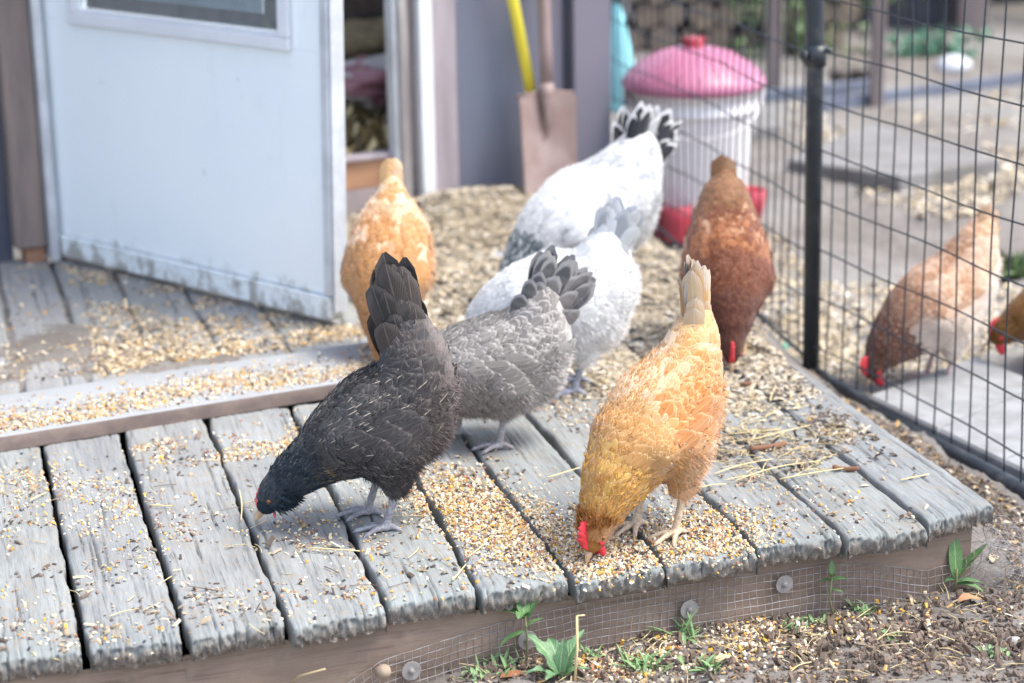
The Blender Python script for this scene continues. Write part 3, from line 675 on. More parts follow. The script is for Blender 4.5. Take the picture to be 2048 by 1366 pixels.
# on the cross board
q = np.array([G(x, 905-.165*x-55+rng.normal(0, 15)+10*math.sin(x*.012), .032)[:2] for x in rng.uniform(-30, 900, 5200)]); pts = [q]
inb = (q-CB0)@cn; q = q[(inb > .008) & (inb < wcb-.012)]
k = clumped(pix_uni([(0, 800), (740, 690), (740, 790), (0, 890)], 420, .032), 5, -.6); inb = (k-CB0)@cn; k = k[(inb > .005) & (inb < wcb-.01)]
allp = np.concatenate([front, q, k]); back_ = (allp-FP[8])@pd
allp = allp[rng.random(len(allp)) < .88]; z = drop(allp)
scatter('spilled_feed', allp, z, (.0025, .0044), SEED, M['speck'], label='mixed cracked corn and seed spilled over the deck planks', cat='bird feed')
ex = clumped(pix_gauss(1090, 1070, 260, 60, 1400, .2), 9, -.2); scatter('spilled_feed', ex, drop(ex)+.003, (.0024, .0044), SEED, M['speck'], label='upper layer of seed heaped in front of the buff hen', cat='bird feed')
# dark husks, chaff and wood flakes everywhere on the deck
CHAFF = [(lin(120, 104, 92), .3), (lin(84, 74, 68), .25), (lin(168, 150, 128), .25), (lin(196, 184, 164), .2)]
ch = np.concatenate([clumped(pix_uni([(-60, 930), (900, 800), (1480, 660), (1950, 1020), (960, 1215), (160, 1320), (-60, 1330)], 5200), 11, -.2, 3.), clumped(pix_uni([(1130, 760), (1500, 665), (1760, 880), (1560, 960), (1300, 880)], 6500), 12, -.25, 8.)])
scatter('chaff', ch, drop(ch), (.002, .0065), CHAFF, M['litter'], flat=(.15, .4), elong=(1, 3.2), label='brown chaff and husks lying among the feed', cat='chaff')
# rear planks: coarser litter
LIT = [(lin(204, 184, 152), .3), (lin(172, 152, 126), .27), (lin(134, 118, 102), .15), (lin(216, 204, 184), .15), (lin(206, 160, 84), .07), (lin(90, 84, 80), .1)]
rp = np.concatenate([clumped(pix_uni([(0, 535), (110, 520), (670, 645), (740, 665), (0, 775)], 2200), 9, -.25, 5.), clumped(pix_uni([(170, 600), (668, 650), (745, 665), (330, 735), (190, 760)], 4200), 8, -.55, 2.), pix_uni([(200, 720), (745, 640), (745, 672), (200, 750)], 1500), clumped(pix_uni([(100, 522), (668, 645), (600, 660), (160, 560)], 1600), 8, -.6)])
scatter('shavings', rp, drop(rp), (.0026, .0065), LIT, M['litter'], flat=(.15, .4), elong=(1, 2.2), label='wood shavings and feed trodden over the planks by the open door', cat='wood shavings')
# deep litter in front of the coop wall
LIT2 = [(lin(196, 182, 158), .32), (lin(172, 158, 136), .3), (lin(140, 128, 116), .2), (lin(210, 202, 190), .14), (lin(128, 120, 112), .06), (lin(166, 152, 120), .05)]
lp = pix_uni([(680, 445), (845, 425), (1215, 390), (1300, 455), (1640, 760), (1500, 720), (1300, 700), (940, 700), (760, 670), (690, 600)], 30000, -.02)
hz = hground(lp); pile = .05*np.exp(-((lp-G(905, 430, 0)[:2])**2).sum(1)/.035)+.03*np.exp(-((lp-G(1010, 430, 0)[:2])**2).sum(1)/.02)
zz = np.maximum(drop(lp), hz)+.012*np.clip(fbm(lp, 14, 3)+.2, 0, 1)+pile+rng.uniform(0, .008, len(lp))
scatter('deep_litter', lp, zz, (.003, .009), LIT2, M['litter'], flat=(.1, .25), tilt=.16, elong=(1, 2.4), label='deep bed of wood shavings between the coop wall and the deck', cat='wood shavings')
tp_ = pix_uni([(1120, 700), (1500, 665), (1640, 790), (1560, 850), (1300, 800), (1120, 800)], 9000); yf = np.array([(p-FP[8])@pd for p in tp_]); tp_ = tp_[rng.random(len(tp_)) < np.clip((yf-.55)/.42, .05, 1)]
scatter('thin_litter', tp_, drop(tp_)+rng.uniform(0, .003, len(tp_)), (.003, .009), LIT2, M['litter'], flat=(.1, .25), tilt=.15, elong=(1, 2.2), label='thin litter spread over the back ends of the right planks', cat='wood shavings')
# a mounded base below the pile, so that it has body
u_ = np.linspace(-.32, .55, 50); v_ = np.linspace(-.015, .45, 30); UU, VV = np.meshgrid(u_, v_, indexing='ij'); c0 = G(905, 430, 0)[:2]
Pm = c0+UU[..., None]*wdir+(VV)[..., None]*wn
zz = hground(Pm.reshape(-1, 2))+.045*np.exp(-((Pm.reshape(-1, 2)-c0)**2).sum(1)/.035)+.028*np.exp(-((Pm.reshape(-1, 2)-G(1010, 430, 0)[:2])**2).sum(1)/.02)+.006*fbm(Pm.reshape(-1, 2), 30, 3)-.004
M['mound'] = simple('mound', (.36, .30, .22), (.22, .18, .13), 60, .95, 0, .6, .004)
tag(npmesh('litter_mound', np.concatenate([Pm.reshape(-1, 2), zz[:, None]], 1), grid_faces(50, 30), M['mound']), kind='structure')
# outside litter: right of the deck and front soil
GR = [(lin(126, 112, 100), .32), (lin(106, 94, 86), .32), (lin(84, 76, 72), .18), (lin(156, 142, 126), .07), (lin(206, 194, 174), .08), (lin(196, 160, 104), .06)]
def not_deck(P): r_ = np.array([pd[1], -pd[0]]); return P[((P-FP[12])@r_ > .01) | ((P-FP[1])@fn < .02)]
gp = not_deck(np.concatenate([pix_uni([(1510, 680), (1620, 760), (2048, 1010), (2060, 1180), (1990, 1060), (1700, 820)], 5200, ZG), pix_uni([(900, 1366), (1300, 1275), (1990, 1160), (2060, 1120), (2060, 1380), (900, 1380)], 3200, ZG)]))
scatter('ground_litter', gp, hground(gp)-.0005, (.0018, .0065), GR, M['litter'], flat=(.12, .4), tilt=.25, elong=(1, 3), label='bark flakes, husks and crumbs on the soil around the deck', cat='debris')
gp = clumped(np.concatenate([pix_gauss(1480, 1270, 330, 75, 2200, -.1, ZG), pix_gauss(1560, 1240, 120, 30, 900, -.05, ZG), pix_gauss(1250, 1340, 150, 30, 500, 0, ZG)]), 9, -.6)
gp = not_deck(gp); scatter('dropped_feed', gp, hground(gp)+.001, (.003, .0058), SEED, M['speck'], label='seed fallen on the soil in front of the deck', cat='bird feed')
gp = pix_uni([(1560, 640), (1640, 560), (2048, 560), (2060, 690), (1730, 770), (1640, 755)], 4200, ZG); gp2 = pix_uni([(1300, 490), (1560, 460), (1720, 700), (1640, 750), (1500, 640)], 3600, ZG)
gp = np.concatenate([gp, gp2]); scatter('run_litter', gp, hground(gp)-.001, (.004, .011), LIT2, M['litter'], flat=(.12, .3), tilt=.25, elong=(1, 2.4), label='straw and shavings on the ground inside the run behind the fence', cat='straw')
gp = clumped(pix_uni([(1560, 200), (2060, 150), (2060, 380), (1900, 470), (1660, 360)], 3800, ZG), 3, -.4); scatter('far_litter', gp, hground(gp), (.006, .018), LIT2, M['litter'], flat=(.1, .3), tilt=.25, elong=(1, 3), label='loose hay scattered over the far yard', cat='hay')
# soil clods in front
cl = not_deck(np.concatenate([pix_uni([(900, 1340), (2060, 1170), (2060, 1380), (900, 1380)], 1500, ZG), pix_gauss(1880, 1290, 260, 40, 900, 0, ZG)]))
scatter('soil_clods', cl, hground(cl)-.003, (.003, .009), [(lin(118, 102, 90), 1), (lin(104, 90, 81), 1), (lin(130, 115, 101), .6)], M['litter'], flat=(.5, .9), tilt=.5, elong=(1, 1.4), label='crumbled clods of brown soil in front of the deck', cat='soil')
# straws
def straw_mesh(items, name, label, cat, kind=None):
    mb = MB()
    for (A, B, r_, c, arch) in items:
        A, B = np.array(A), np.array(B); t = np.linspace(0, 1, 7)[:, None]; L = np.linalg.norm(B-A); side = np.cross(unit(B-A), [0, 0, 1.])
        P = A+(B-A)*t+side*(np.sin(t*math.pi)*L*arch)+np.array([0, 0, 1.])*np.sin(t*math.pi)*L*abs(arch)*.5
        mb.tube(P, np.linspace(r_, r_*.7, 7), 5, c=(*c, 1))
    o = mb.build(name, M['litter'], None, True, col=True); return tag(o, label, cat, None, kind)
ST = lin(214, 196, 150); ST2 = lin(186, 168, 130)
it = []
for (x0, y0, x1, y1) in ((1428, 948, 1545, 918), (1470, 962, 1640, 922), (1400, 975, 1452, 968), (1560, 958, 1700, 935), (1800, 960, 1858, 948), (1460, 868, 1560, 858), (1500, 880, 1620, 850), (1540, 800, 1552, 770), (478, 980, 482, 1040), (612, 1095, 720, 1102), (300, 1010, 344, 1012), (905, 1160, 932, 1128), (1095, 955, 1160, 935), (60, 1000, 92, 985)):
    a, b = G(x0, y0, .006), G(x1, y1, .006); it.append((a, b, .0014, ST, rng.uniform(-.06, .06)))
straw_mesh(it, 'loose_straws', 'pale straws lying across the deck boards', 'straw', 'stuff')
it = []
P = np.concatenate([pix_uni([(1380, 880), (1500, 790), (1700, 860), (1640, 950), (1450, 960)], 260), pix_uni([(0, 920), (900, 860), (960, 1190), (160, 1300)], 60), pix_uni([(940, 440), (1200, 420), (1400, 620), (1000, 660)], 260), pix_uni([(690, 460), (850, 440), (900, 620), (720, 630)], 60)]); Z = drop(P)
for p, z_ in zip(P, Z):
    a = rng.uniform(0, 2*math.pi); L = rng.uniform(.012, .055); d = np.array([math.cos(a), math.sin(a), rng.uniform(-.05, .15)])*L
    it.append((np.array([*p, z_+.003]), np.array([*p, z_+.003])+d, rng.uniform(.0005, .001), ST if rng.random() < .5 else ST2 if rng.random() < .6 else lin(110, 92, 76), rng.uniform(-.12, .12)))
P = not_deck(pix_uni([(900, 1340), (2060, 1150), (2060, 1380), (900, 1380)], 170, ZG)); Z = hground(P)
for p, z_ in zip(P, Z):
    a = rng.uniform(0, 2*math.pi); L = rng.uniform(.012, .06); d = np.array([math.cos(a), math.sin(a), rng.uniform(-.05, .3)])*L
    it.append((np.array([*p, z_+.003]), np.array([*p, z_+.003])+d, rng.uniform(.0005, .0011), ST if rng.random() < .3 else ST2 if rng.random() < .6 else lin(100, 84, 70), rng.uniform(-.15, .15)))
straw_mesh(it, 'fine_straw', 'fine bits of straw and stem mixed into the litter', 'straw', 'stuff')
# bent dry stems standing in front of the deck, lower left
for (pl, lab) in (([(25, 1375, -.13), (60, 1335, -.06), (105, 1318, -.01), (150, 1325, -.02), (180, 1375, -.09)], 'thin dry stem arching up in front of the leftmost planks'),
            ([(432, 1322, -.10), (480, 1345, -.11), (530, 1372, -.12)], 'pale broken stalk leaning on the brown beam'), ([(560, 1385, -.14), (600, 1352, -.08), (650, 1338, -.06)], 'pale curved stalk rising towards the brown beam')):
    P = [G(x, y, z_)*.0+np.array([*G(x, y, z_)[:2], z_]) for x, y, z_ in pl]
    b_ = MB(); b_.tube(P, [.0016]*len(P), 6, c=(*ST2, 1)); tag(b_.build('dry_weed', M['litter'], None, True, col=True), lab, 'dry weed')
# twigs / bark pieces on the deck right
TW = lin(126, 92, 70)
for (x0, y0, x1, y1, r_, lab) in ((1500, 899, 1572, 888, .006, 'short brown bark stick between straws right of the buff hen'), (1665, 935, 1718, 938, .005, 'dark bark chip beside the gap of the right hand planks'), (1480, 768, 1515, 768, .005, 'small bark piece below the beak of the red brown hen')):
    b_ = MB(); a, b = G(x0, y0, .006), G(x1, y1, .006); t = np.linspace(0, 1, 8)[:, None]; P = a+(b-a)*t+rng.normal(0, .0012, (8, 3)); b_.tube(P, r_*rng.uniform(.6, 1, 8), 7, c=(*TW, 1))
    tag(b_.build('bark_stick', M['litter'], None, True, col=True), lab, 'stick')

# ================================================================ HARDWARE CLOTH ON THE BEAM
hc = empty('hardware_cloth', tuple(G(1400, 1210, -.09)), label='rusty galvanised wire mesh tacked along the brown beam with washers', cat='wire mesh')
LB = hc.location.copy()
def hpart(o): o.parent = hc; o.matrix_parent_inverse = mathutils.Matrix.Translation(-LB); return o
fa, fb = (front_pts[1]+fn*SB), (front_pts[3]+fn*SB)
fpath = [front_pts[1]+fn*SB, front_pts[2]+fn*SB, front_pts[3]+fn*SB]
def onface(s, z, off):
    l1 = np.linalg.norm(fpath[1]-fpath[0])
    a, b, s_ = (fpath[0], fpath[1], s) if s < l1 else (fpath[1], fpath[2], s-l1)
    d = unit(b-a); n = np.array([d[1], -d[0]]); p = a+d*s_+n*off; return np.array([p[0], p[1], z])
def face_sz(px, py):      # inverse: pixel to (s, z) on the beam face
    l1 = np.linalg.norm(fpath[1]-fpath[0]); u1, z1 = onplane(px, py, fpath[0], fpath[1])
    if u1 < l1: return u1, z1
    u2, z2 = onplane(px, py, fpath[1], fpath[2]); return u2+l1, z2
topline = [face_sz(*p) for p in ((690, 1366), (760, 1318), (830, 1296), (1000, 1242), (1180, 1200), (1350, 1172), (1500, 1148), (1640, 1128), (1740, 1128), (1850, 1140), (1900, 1120), (1960, 1075), (2040, 1060))]
ts = np.array([p[0] for p in topline]); tz = np.array([p[1] for p in topline])
S0, S1 = ts[0], ts[-1]; pitch = .0127; NS = int((S1-S0)/pitch); NZ = 11
def hcp(i, k_):
    s = S0+i*pitch; z = np.interp(s, ts, tz)-k_*pitch+.0018*math.sin(i*.21+k_*.35)+.0004*math.sin(i*1.3+k_)+.0003*math.sin(i*3.7+k_*2.2)
    off = .006+.003*math.sin(i*.23+k_*.5)+.004*max(0, math.sin(i*.11+1.))*(k_ > 3)
    if k_ > 6: off += .004*(k_-6)
    sr = np.interp(face_sz(1860, 1120)[0], [0, 1e9], [0, 1e9]); w_ = max(0., (s-sr)/.1); off += .02*w_*math.sin(k_*1.1+i*.6)*min(1, w_)+.012*w_
    s2 = s+.0013*math.sin(k_*.8+i*.17)+.0003*math.sin(i*2.9+k_*1.7)+.006*min(1, w_)*math.sin(k_*1.7+i)
    return onface(s2, min(z+.01*min(1, w_)*math.sin(i*.9+k_), -.046 if w_ <= 0 else 1), off)
GRD = np.array([[hcp(i, k_) for k_ in range(NZ)] for i in range(NS+1)])
b_ = MB()
for i in range(0, NS+1):
    P = GRD[i]; P = P[P[:, 2] > ZG-.02]
    if len(P) > 1: b_.tube(P, .00058, 4, cap=False)
for k_ in range(NZ):
    P = GRD[:, k_]; m_ = P[:, 2] > ZG-.02
    idx = np.where(m_)[0]
    for seg in np.split(idx, np.where(np.diff(idx) > 1)[0]+1):
        if len(seg) > 1: b_.tube(P[seg], .00058, 4, cap=False)
# the crumpled roll at the deck corner
cx0 = G(2005, 1150, ZG+.02)
rr = np.random.default_rng(5)
for q_ in range(20):
    t = np.linspace(0, 1, 14); a0 = rr.uniform(0, 6.28); ph = rr.uniform(0, 6.28, 3); R0 = rr.uniform(.02, .075)
    P = np.stack([cx0[0]+.01+R0*.8*np.cos(t*5+a0)+.016*np.sin(7*t+ph[0]), cx0[1]+.04+R0*np.sin(t*5+a0)+.012*np.sin(9*t+ph[1]), np.maximum(ZG+.004, ZG+.045+.05*np.sin(t*3+ph[2])+.012*np.sin(11*t))], 1)
    b_.tube(P, .0005, 4, cap=False)
hpart(b_.build('wire_grid', M['galv'], None, True))
for (px, py) in ((818, 1335), (1049, 1274), (1371, 1213), (1561, 1163)):
    s, z_ = face_sz(px, py); c = onface(s, z_, .013); n = onface(s, z_, 1.)-onface(s, z_, 0.); tv = np.cross(n, [0, 0, 1.])
    prof = [(.0001, .0018), (.0052, .0018), (.0056, .0005), (.0148, .0006), (.0153, 0), (.0150, -.0012), (.0001, -.0012)]
    b_ = MB(); b_.lathe(prof, seg=28); b_.lathe([(.0001, .0042), (.0026, .0038), (.0040, .0026), (.0042, .0015)], seg=12)
    Mx = np.stack([tv, np.array([0, 0, 1.]), n], 1); b_.V = [v@Mx.T+c for v in b_.V]; hpart(b_.build('washer', M['washer'], None, False))

# ================================================================ PLANTS
def leafmat(name, c1, c2):
    mt, nt, b = newmat(name); v = attr(nt, 'fuv').outputs['Vector']; sp_ = nt.nodes.new('ShaderNodeSeparateXYZ'); nt.links.new(v, sp_.inputs[0])
    n = noise(nt, objc(nt), 90, 4); c = mixc(nt, ramp(nt, n, .3, .7), c1, c2)
    rib = ramp(nt, mth(nt, 'ABSOLUTE', sp_.outputs[0]), .03, .11, 1, 0); c = mixc(nt, mth(nt, 'MULTIPLY', rib, .6), c, (.30, .42, .20))
    vein = mth(nt, 'SINE', mth(nt, 'MULTIPLY', mth(nt, 'SUBTRACT', sp_.outputs[1], mth(nt, 'MULTIPLY', mth(nt, 'ABSOLUTE', sp_.outputs[0]), .25)), 60))
    nt.links.new(c, b.inputs['Base Color']); b.inputs['Roughness'].default_value = .5; b.inputs['Subsurface Weight'].default_value = .0
    b.inputs['Transmission Weight'].default_value = 0; bump(nt, mth(nt, 'ADD', vein, rib), b, .25, .001); return mt
M['leaf'] = leafmat('weed_leaf', (.07, .16, .05), (.11, .21, .07)); M['leaf2'] = leafmat('dandelion_leaf', (.075, .16, .07), (.12, .22, .10)); M['grass'] = leafmat('grass_blade', (.13, .24, .09), (.20, .30, .13))
M['stem'] = simple('weed_stem', (.16, .20, .08), (.20, .13, .09), 30, .6, 0, .1)
def leaf(mb_, base, az, el, L, W, droop=.6, lobes=0, seed=0, prof=None):
    """arched blade with raised midrib; returns nothing, adds to mb_ with fuv"""
    r = np.random.default_rng(seed); nv = 15; nu = 7; t = np.linspace(0, 1, nv)
    d = np.array([math.cos(az), math.sin(az)]); sd_ = np.array([-d[1], d[0]])
    ang = el-droop*t*1.4; ds = L/(nv-1); hx = np.concatenate([[0], np.cumsum(np.cos(ang[:-1])*ds)]); hz = np.concatenate([[0], np.cumsum(np.sin(ang[:-1])*ds)])
    w = np.sin(np.clip(t*1.02, 0, 1)**.75*math.pi)**.8*W/2+W*.03
    if lobes: w = w*(1-.38*(.5+.5*np.sign(np.sin(t*lobes*2*math.pi))*np.abs(np.sin(t*lobes*2*math.pi))**.4)*(t < .9))
    V = []; U = []
    for i in range(nu):
        uu_ = (i/(nu-1)-.5)*2
        rip = .05*W*np.sin(t*9+i+seed)*abs(uu_)
        p = np.stack([base[0]+d[0]*hx+sd_[0]*uu_*w-d[0]*0, base[1]+d[1]*hx+sd_[1]*uu_*w, base[2]+hz+abs(uu_)*w*.35+rip], 1); V.append(p); U.append(np.stack([np.full(nv, uu_), t, np.full(nv, seed)], 1))
    mb_['V'].append(np.concatenate(V)); mb_['U'].append(np.concatenate(U)); mb_['F'].append(grid_faces(nu, nv)+mb_['n']); mb_['n'] += nu*nv
def weed(name, base, leaves, mat, label, cat='weed', stem=None, group=None):
    root = empty(name, tuple(base), label=label, cat=cat, group=group)
    for k, lf_ in enumerate(leaves):
        mb_ = dict(V=[], U=[], F=[], n=0); leaf(mb_, lf_.pop('p', (0, 0, 0)), seed=k+int(base[0]*1000) % 97, **lf_)
        npmesh('leaf', np.concatenate(mb_['V']), np.concatenate(mb_['F']), mat, root, {'fuv': np.concatenate(mb_['U'])})
    if stem: b_ = MB(); b_.tube(stem[0], stem[1], 7); b_.build('stem', M['stem'], root, True)
    return root
def gpt(px, py): p = G(px, py, ZG); p[2] = hground(p[None])[0]; return p
p = gpt(1052, 1345); wz = .07
weed('broadleaf_weed', p, [dict(p=(0, 0, .075), az=2.9, el=.55, L=.055, W=.017, droop=.5), dict(p=(0, 0, .075), az=1.9, el=1.2, L=.05, W=.02, droop=.5), dict(p=(0, 0, .07), az=.6, el=1.15, L=.055, W=.015, droop=.4),
     dict(p=(0, 0, .055), az=3.6, el=-.1, L=.05, W=.012, droop=.4), dict(p=(0, 0, .078), az=4.4, el=.9, L=.04, W=.018, droop=.9), dict(p=(0, 0, .06), az=.2, el=.7, L=.032, W=.009, droop=.4)], M['leaf'], 'young weed with pointed green leaves growing in front of a washer', stem=([(0, 0, -.01), (.003, .002, .04), (0, 0, .08)], [.0022, .0018, .0014]))
p = gpt(1120, 1372)
weed('dandelion', p, [dict(az=a, el=e, L=l, W=w_, droop=d_, lobes=lo) for a, e, l, w_, d_, lo in ((2.5, 1.2, .085, .034, .7, 3), (1.9, 1.35, .07, .03, .9, 0), (.9, 1.0, .085, .03, .4, 3), (3.4, .8, .06, .022, .8, 3), (.2, .7, .05, .018, .7, 2), (4.2, 1.0, .05, .025, 1.0, 3), (1.2, 1.5, .06, .02, .4, 0))], M['leaf2'], 'dandelion rosette with broad lobed leaves at the bottom edge', 'dandelion')
b_ = MB(); q = gpt(1150, 1375); t_ = q+np.array([.004, .01, .10]); b_.tube([q, (q+t_)/2+np.array([.002, 0, 0]), t_], [.0022, .002, .0018], 7, c=(*ST, 1)); b_.tube([t_, t_+[.012, .004, -.001]], [.0014, .001], 6, c=(*ST, 1)); tag(b_.build('dry_weed', M['litter'], None, True, col=True), 'upright straw coloured stem beside the dandelion', 'dry weed')
p = gpt(1662, 1232)
weed('broadleaf_weed', p, [dict(p=(0, 0, .06), az=.2, el=.35, L=.028, W=.013, droop=.5), dict(p=(0, 0, .06), az=3.0, el=.2, L=.022, W=.012, droop=.5), dict(p=(0, 0, .066), az=1.6, el=1.4, L=.03, W=.009, droop=.2), dict(p=(0, 0, .045), az=.0, el=-.1, L=.02, W=.010, droop=.3), dict(p=(0, 0, .066), az=4.5, el=1.0, L=.018, W=.008, droop=.5)],
     M['leaf'], 'thin stemmed seedling with round paired leaves before the wire mesh', stem=([(.006, 0, -.01), (-.003, 0, .03), (0, 0, .07)], [.0022, .0018, .0014]))
p = gpt(1912, 1180)
weed('broadleaf_weed', p, [dict(p=(0, 0, .02), az=1.7, el=1.35, L=.085, W=.022, droop=.15), dict(p=(0, 0, .025), az=.35, el=.85, L=.075, W=.020, droop=.2), dict(p=(0, 0, .015), az=.1, el=.3, L=.05, W=.017, droop=.7), dict(p=(0, 0, .012), az=-.35, el=.3, L=.05, W=.015, droop=.8), dict(p=(0, 0, .02), az=3.2, el=.3, L=.022, W=.014, droop=.7)],
     M['leaf'], 'tall weed with long upright leaves below the right deck corner', stem=([(0, 0, -.01), (0, 0, .015), (0, 0, .04)], [.0025, .002, .0014]))
for j_, (px, py, n, h, lab) in enumerate(((1372, 1290, 9, .06, 'feathery green weed sprig in front of the third washer'), (1290, 1345, 16, .045, 'low clump of fine green weeds at the bottom edge'), (1180, 1325, 6, .03, 'tiny grass clump right of the dandelion'), (950, 1366, 7, .03, 'small grass blades left of the dandelion'), (1420, 1350, 12, .03, 'short green sprouts in spilled seed at the bottom'), (1010, 1350, 6, .035, 'green sprig left of the dandelion leaves'), (1640, 1240, 5, .02, 'flat green seedling left of the thin stemmed weed'), (1590, 1262, 7, .02, 'small seedlings on the seeded soil'), (1720, 1225, 8, .028, 'grey green sprouts between the two right weeds'), (1780, 1275, 7, .018, 'tiny seedlings on the bare soil at right'), (1990, 1320, 6, .018, 'flat green leaves at the lower right corner'), (1788, 1165, 5, .035, 'grass blades growing through the wire mesh'), (400, 1366, 4, .03, 'short green blade poking up at the bottom left'))):
    p = gpt(px, py); r = np.random.default_rng(j_+50); root = empty('grass_tuft', tuple(p), label=lab, cat='grass tuft', group='small tufts in front of the deck'); mb_ = dict(V=[], U=[], F=[], n=0)
    for k in range(n*3):
        leaf(mb_, (r.normal(0, .012), r.normal(0, .010), 0), r.uniform(0, 6.28), r.uniform(.4, 1.4), h*r.uniform(.4, 1.1), r.uniform(.003, .007), r.uniform(.2, .8), seed=k)
    npmesh('blades', np.concatenate(mb_['V']), np.concatenate(mb_['F']), M['grass'], root, {'fuv': np.concatenate(mb_['U'])})
# dry leaves and stones
def curl_leaf(px, py, L, W, az, c, lab, z=None, name='dry_leaf'):
    mb_ = dict(V=[], U=[], F=[], n=0); p = gpt(px, py) if z is None else np.array([*G(px, py, z)[:2], z]); leaf(mb_, (p[0], p[1], p[2]+.004), az, .35, L, W, .6, seed=int(px) % 31)
    V = np.concatenate(mb_['V']); o = npmesh(name, V, np.concatenate(mb_['F']), M['litter'], None, {'Col': np.tile([*c, 1.], (len(V), 1))}); return tag(o, lab, 'leaf')
curl_leaf(1915, 1218, .045, .022, .2, lin(170, 128, 96), 'curled tan dead leaf right of the tall weed')
curl_leaf(1745, 1150, .04, .014, .4, lin(176, 150, 120), 'narrow dry leaf lying on the wire mesh')
curl_leaf(1425, 1345, .05, .016, .5, lin(186, 160, 130), 'pale curled dry leaf at the bottom edge')
curl_leaf(1000, 1372, .05, .02, .1, lin(140, 96, 70), 'brown dead leaf beneath the dandelion')
curl_leaf(1200, 1345, .04, .015, 2.2, lin(160, 140, 118), 'grey tan dry leaf right of the dandelion')
curl_leaf(1985, 1120, .04, .016, 1.2, lin(200, 180, 150), 'pale dry leaf caught in the crumpled wire')
M['greenbit'] = simple('green_bit', (.16, .42, .34), (.12, .34, .24), 20, .5, 0, .1)
o = curl_leaf(1570, 695, .05, .03, 1.8, (.1, .2, .1), 'blue green leaf between the deck edge and the fence', name='fallen_leaf'); o.data.materials[0] = M['greenbit']
def stone(px, py, r_, sq, mat, lab, z=None):
    p = gpt(px, py) if z is None else np.array([*G(px, py, z)[:2], z]); mb = MB(); prof = [(max(.0001, math.sin(a)), -math.cos(a)) for a in np.linspace(0, math.pi, 12)]
    mb.lathe(prof, seg=18); V = np.concatenate(mb.V); nn_ = 1+.12*fbm(V+px, 1.3, 3)[:, None]; V = V*nn_*np.array([r_, r_*.8, r_*sq])+p+[0, 0, r_*sq*.6]; mb.V = [V]
    return tag(mb.build('stone', mat, None, True), lab, 'stone')
M['stone'] = simple('pale_stone', (.42, .41, .40), (.32, .30, .29), 40, .8, 0, .3)
stone(2028, 1286, .013, .7, M['stone'], 'small pale pebble near the lower right corner')
stone(766, 1352, .013, .9, simple('tan_stone', (.34, .27, .20), (.26, .2, .15), 40, .8), 'tan round chip beside the leftmost washer', -.11)
stone(1905, 145, .07, .6, simple('white_rock', (.62, .64, .68), (.5, .5, .54), 8, .7), 'white rock on the far hay beyond the fence')
stone(1000, 520, .022, .5, simple('bluish_pebble', (.38, .42, .50), (.32, .36, .44), 40, .6), 'bluish flat stone in the litter behind the grey hen', -.01)
o = curl_leaf(962, 412, .06, .012, 1.2, lin(150, 160, 190), 'curved grey blue feather stuck upright in the litter by the siding', .03, 'loose_feather'); o['category'] = 'feather'
# ================================================================ PAVERS AND THE FAR YARD
M['conc'] = simple('paver_concrete', (.27, .275, .285), (.20, .20, .205), 14, .85, 0, .3, .001, detail=9)
def slab(pts, z0_, z1_, mat, name, lab, cat, group=None, bev=.006):
    P = [G(x, y, z1_)[:2] for x, y in pts]; b_ = MB(); c = np.mean(P, 0)
    P2 = [p+unit(c-p)*bev for p in P]; n = len(P); V = [(*p, z0_) for p in P]+[(*p, z1_-bev) for p in P]+[(*p, z1_) for p in P2]+[(*c, z1_)]
    Q = [(k, (k+1) % n, (k+1) % n+n, k+n) for k in range(n)]+[(k+n, (k+1) % n+n, (k+1) % n+2*n, k+2*n) for k in range(n)]; T = [(k+2*n, (k+1) % n+2*n, 3*n) for k in range(n)]
    b_.add(V, Q, T); return tag(b_.build(name, mat), lab, cat, group)
zt = -.113
A_, B_, C_, D2 = (1738, 790), (2120, 975), (2330, 868), (1952, 712)
def lp_(a, b, t): return (a[0]+(b[0]-a[0])*t, a[1]+(b[1]-a[1])*t)
labs = ['concrete paver with its free corner nearest the fence post', 'second concrete paver from the fence post, along the bottom rail', 'third concrete paver, cut by the right picture edge']
for k, (t0, t1) in enumerate(((0, .36), (.366, .70), (.706, 1.0))):
    slab([lp_(A_, B_, t0), lp_(A_, B_, t1), lp_(D2, C_, t1), lp_(D2, C_, t0)], ZG-.03, zt, M['conc'], 'paver', labs[k], 'paver', 'concrete pavers behind the right fence panel')
M['conc2'] = simple('far_slab', (.20, .195, .195), (.15, .14, .135), 7, .9, 0, .2)
M['soilstep'] = simple('soil_step', (.26, .20, .17), (.2, .16, .14), 12, .9, 0, .4)
slab([(1575, 318), (1800, 352), (2000, 318), (1740, 245)], ZG-.02, ZG+.045, M['conc2'], 'stepping_slab', 'raised grey slab with a brown edge in the yard behind the fence', 'slab')
slab([(1490, 258), (1560, 250), (1548, 222), (1480, 232)], ZG-.02, ZG+.055, M['conc2'], 'stepping_slab', 'pale block behind the feeder to its right', 'block')
M['timber'] = simple('far_timber', (.20, .165, .16), (.15, .12, .12), 5, .85, 0, .3, stretch=(2, 2, .3)); M['timberdark'] = simple('far_timber_dark', (.06, .065, .085), (.045, .045, .055), 5, .8)
def far_post(px, py, wpx, lab, mat, h=1.9, name='timber_post'):
    p = G(px, py, ZG); s = FPX/((p-CAM)@_fw); w_ = wpx/s/2; b_ = MB(); b_.box(p[0]-w_, p[0]+w_, p[1]-w_, p[1]+w_, ZG-.05, h, bev=.006); return tag(b_.build(name, mat), lab, 'post')
far_post(1546, 192, 30, 'grey timber post with foliage behind it, right of the feeder', M['timber']); far_post(1752, 212, 26, 'slender timber post in the far yard between the two beams', M['timber'])
far_post(1940, 60, 60, 'wide timber post at the far shed beside its dark opening', M['timber'])
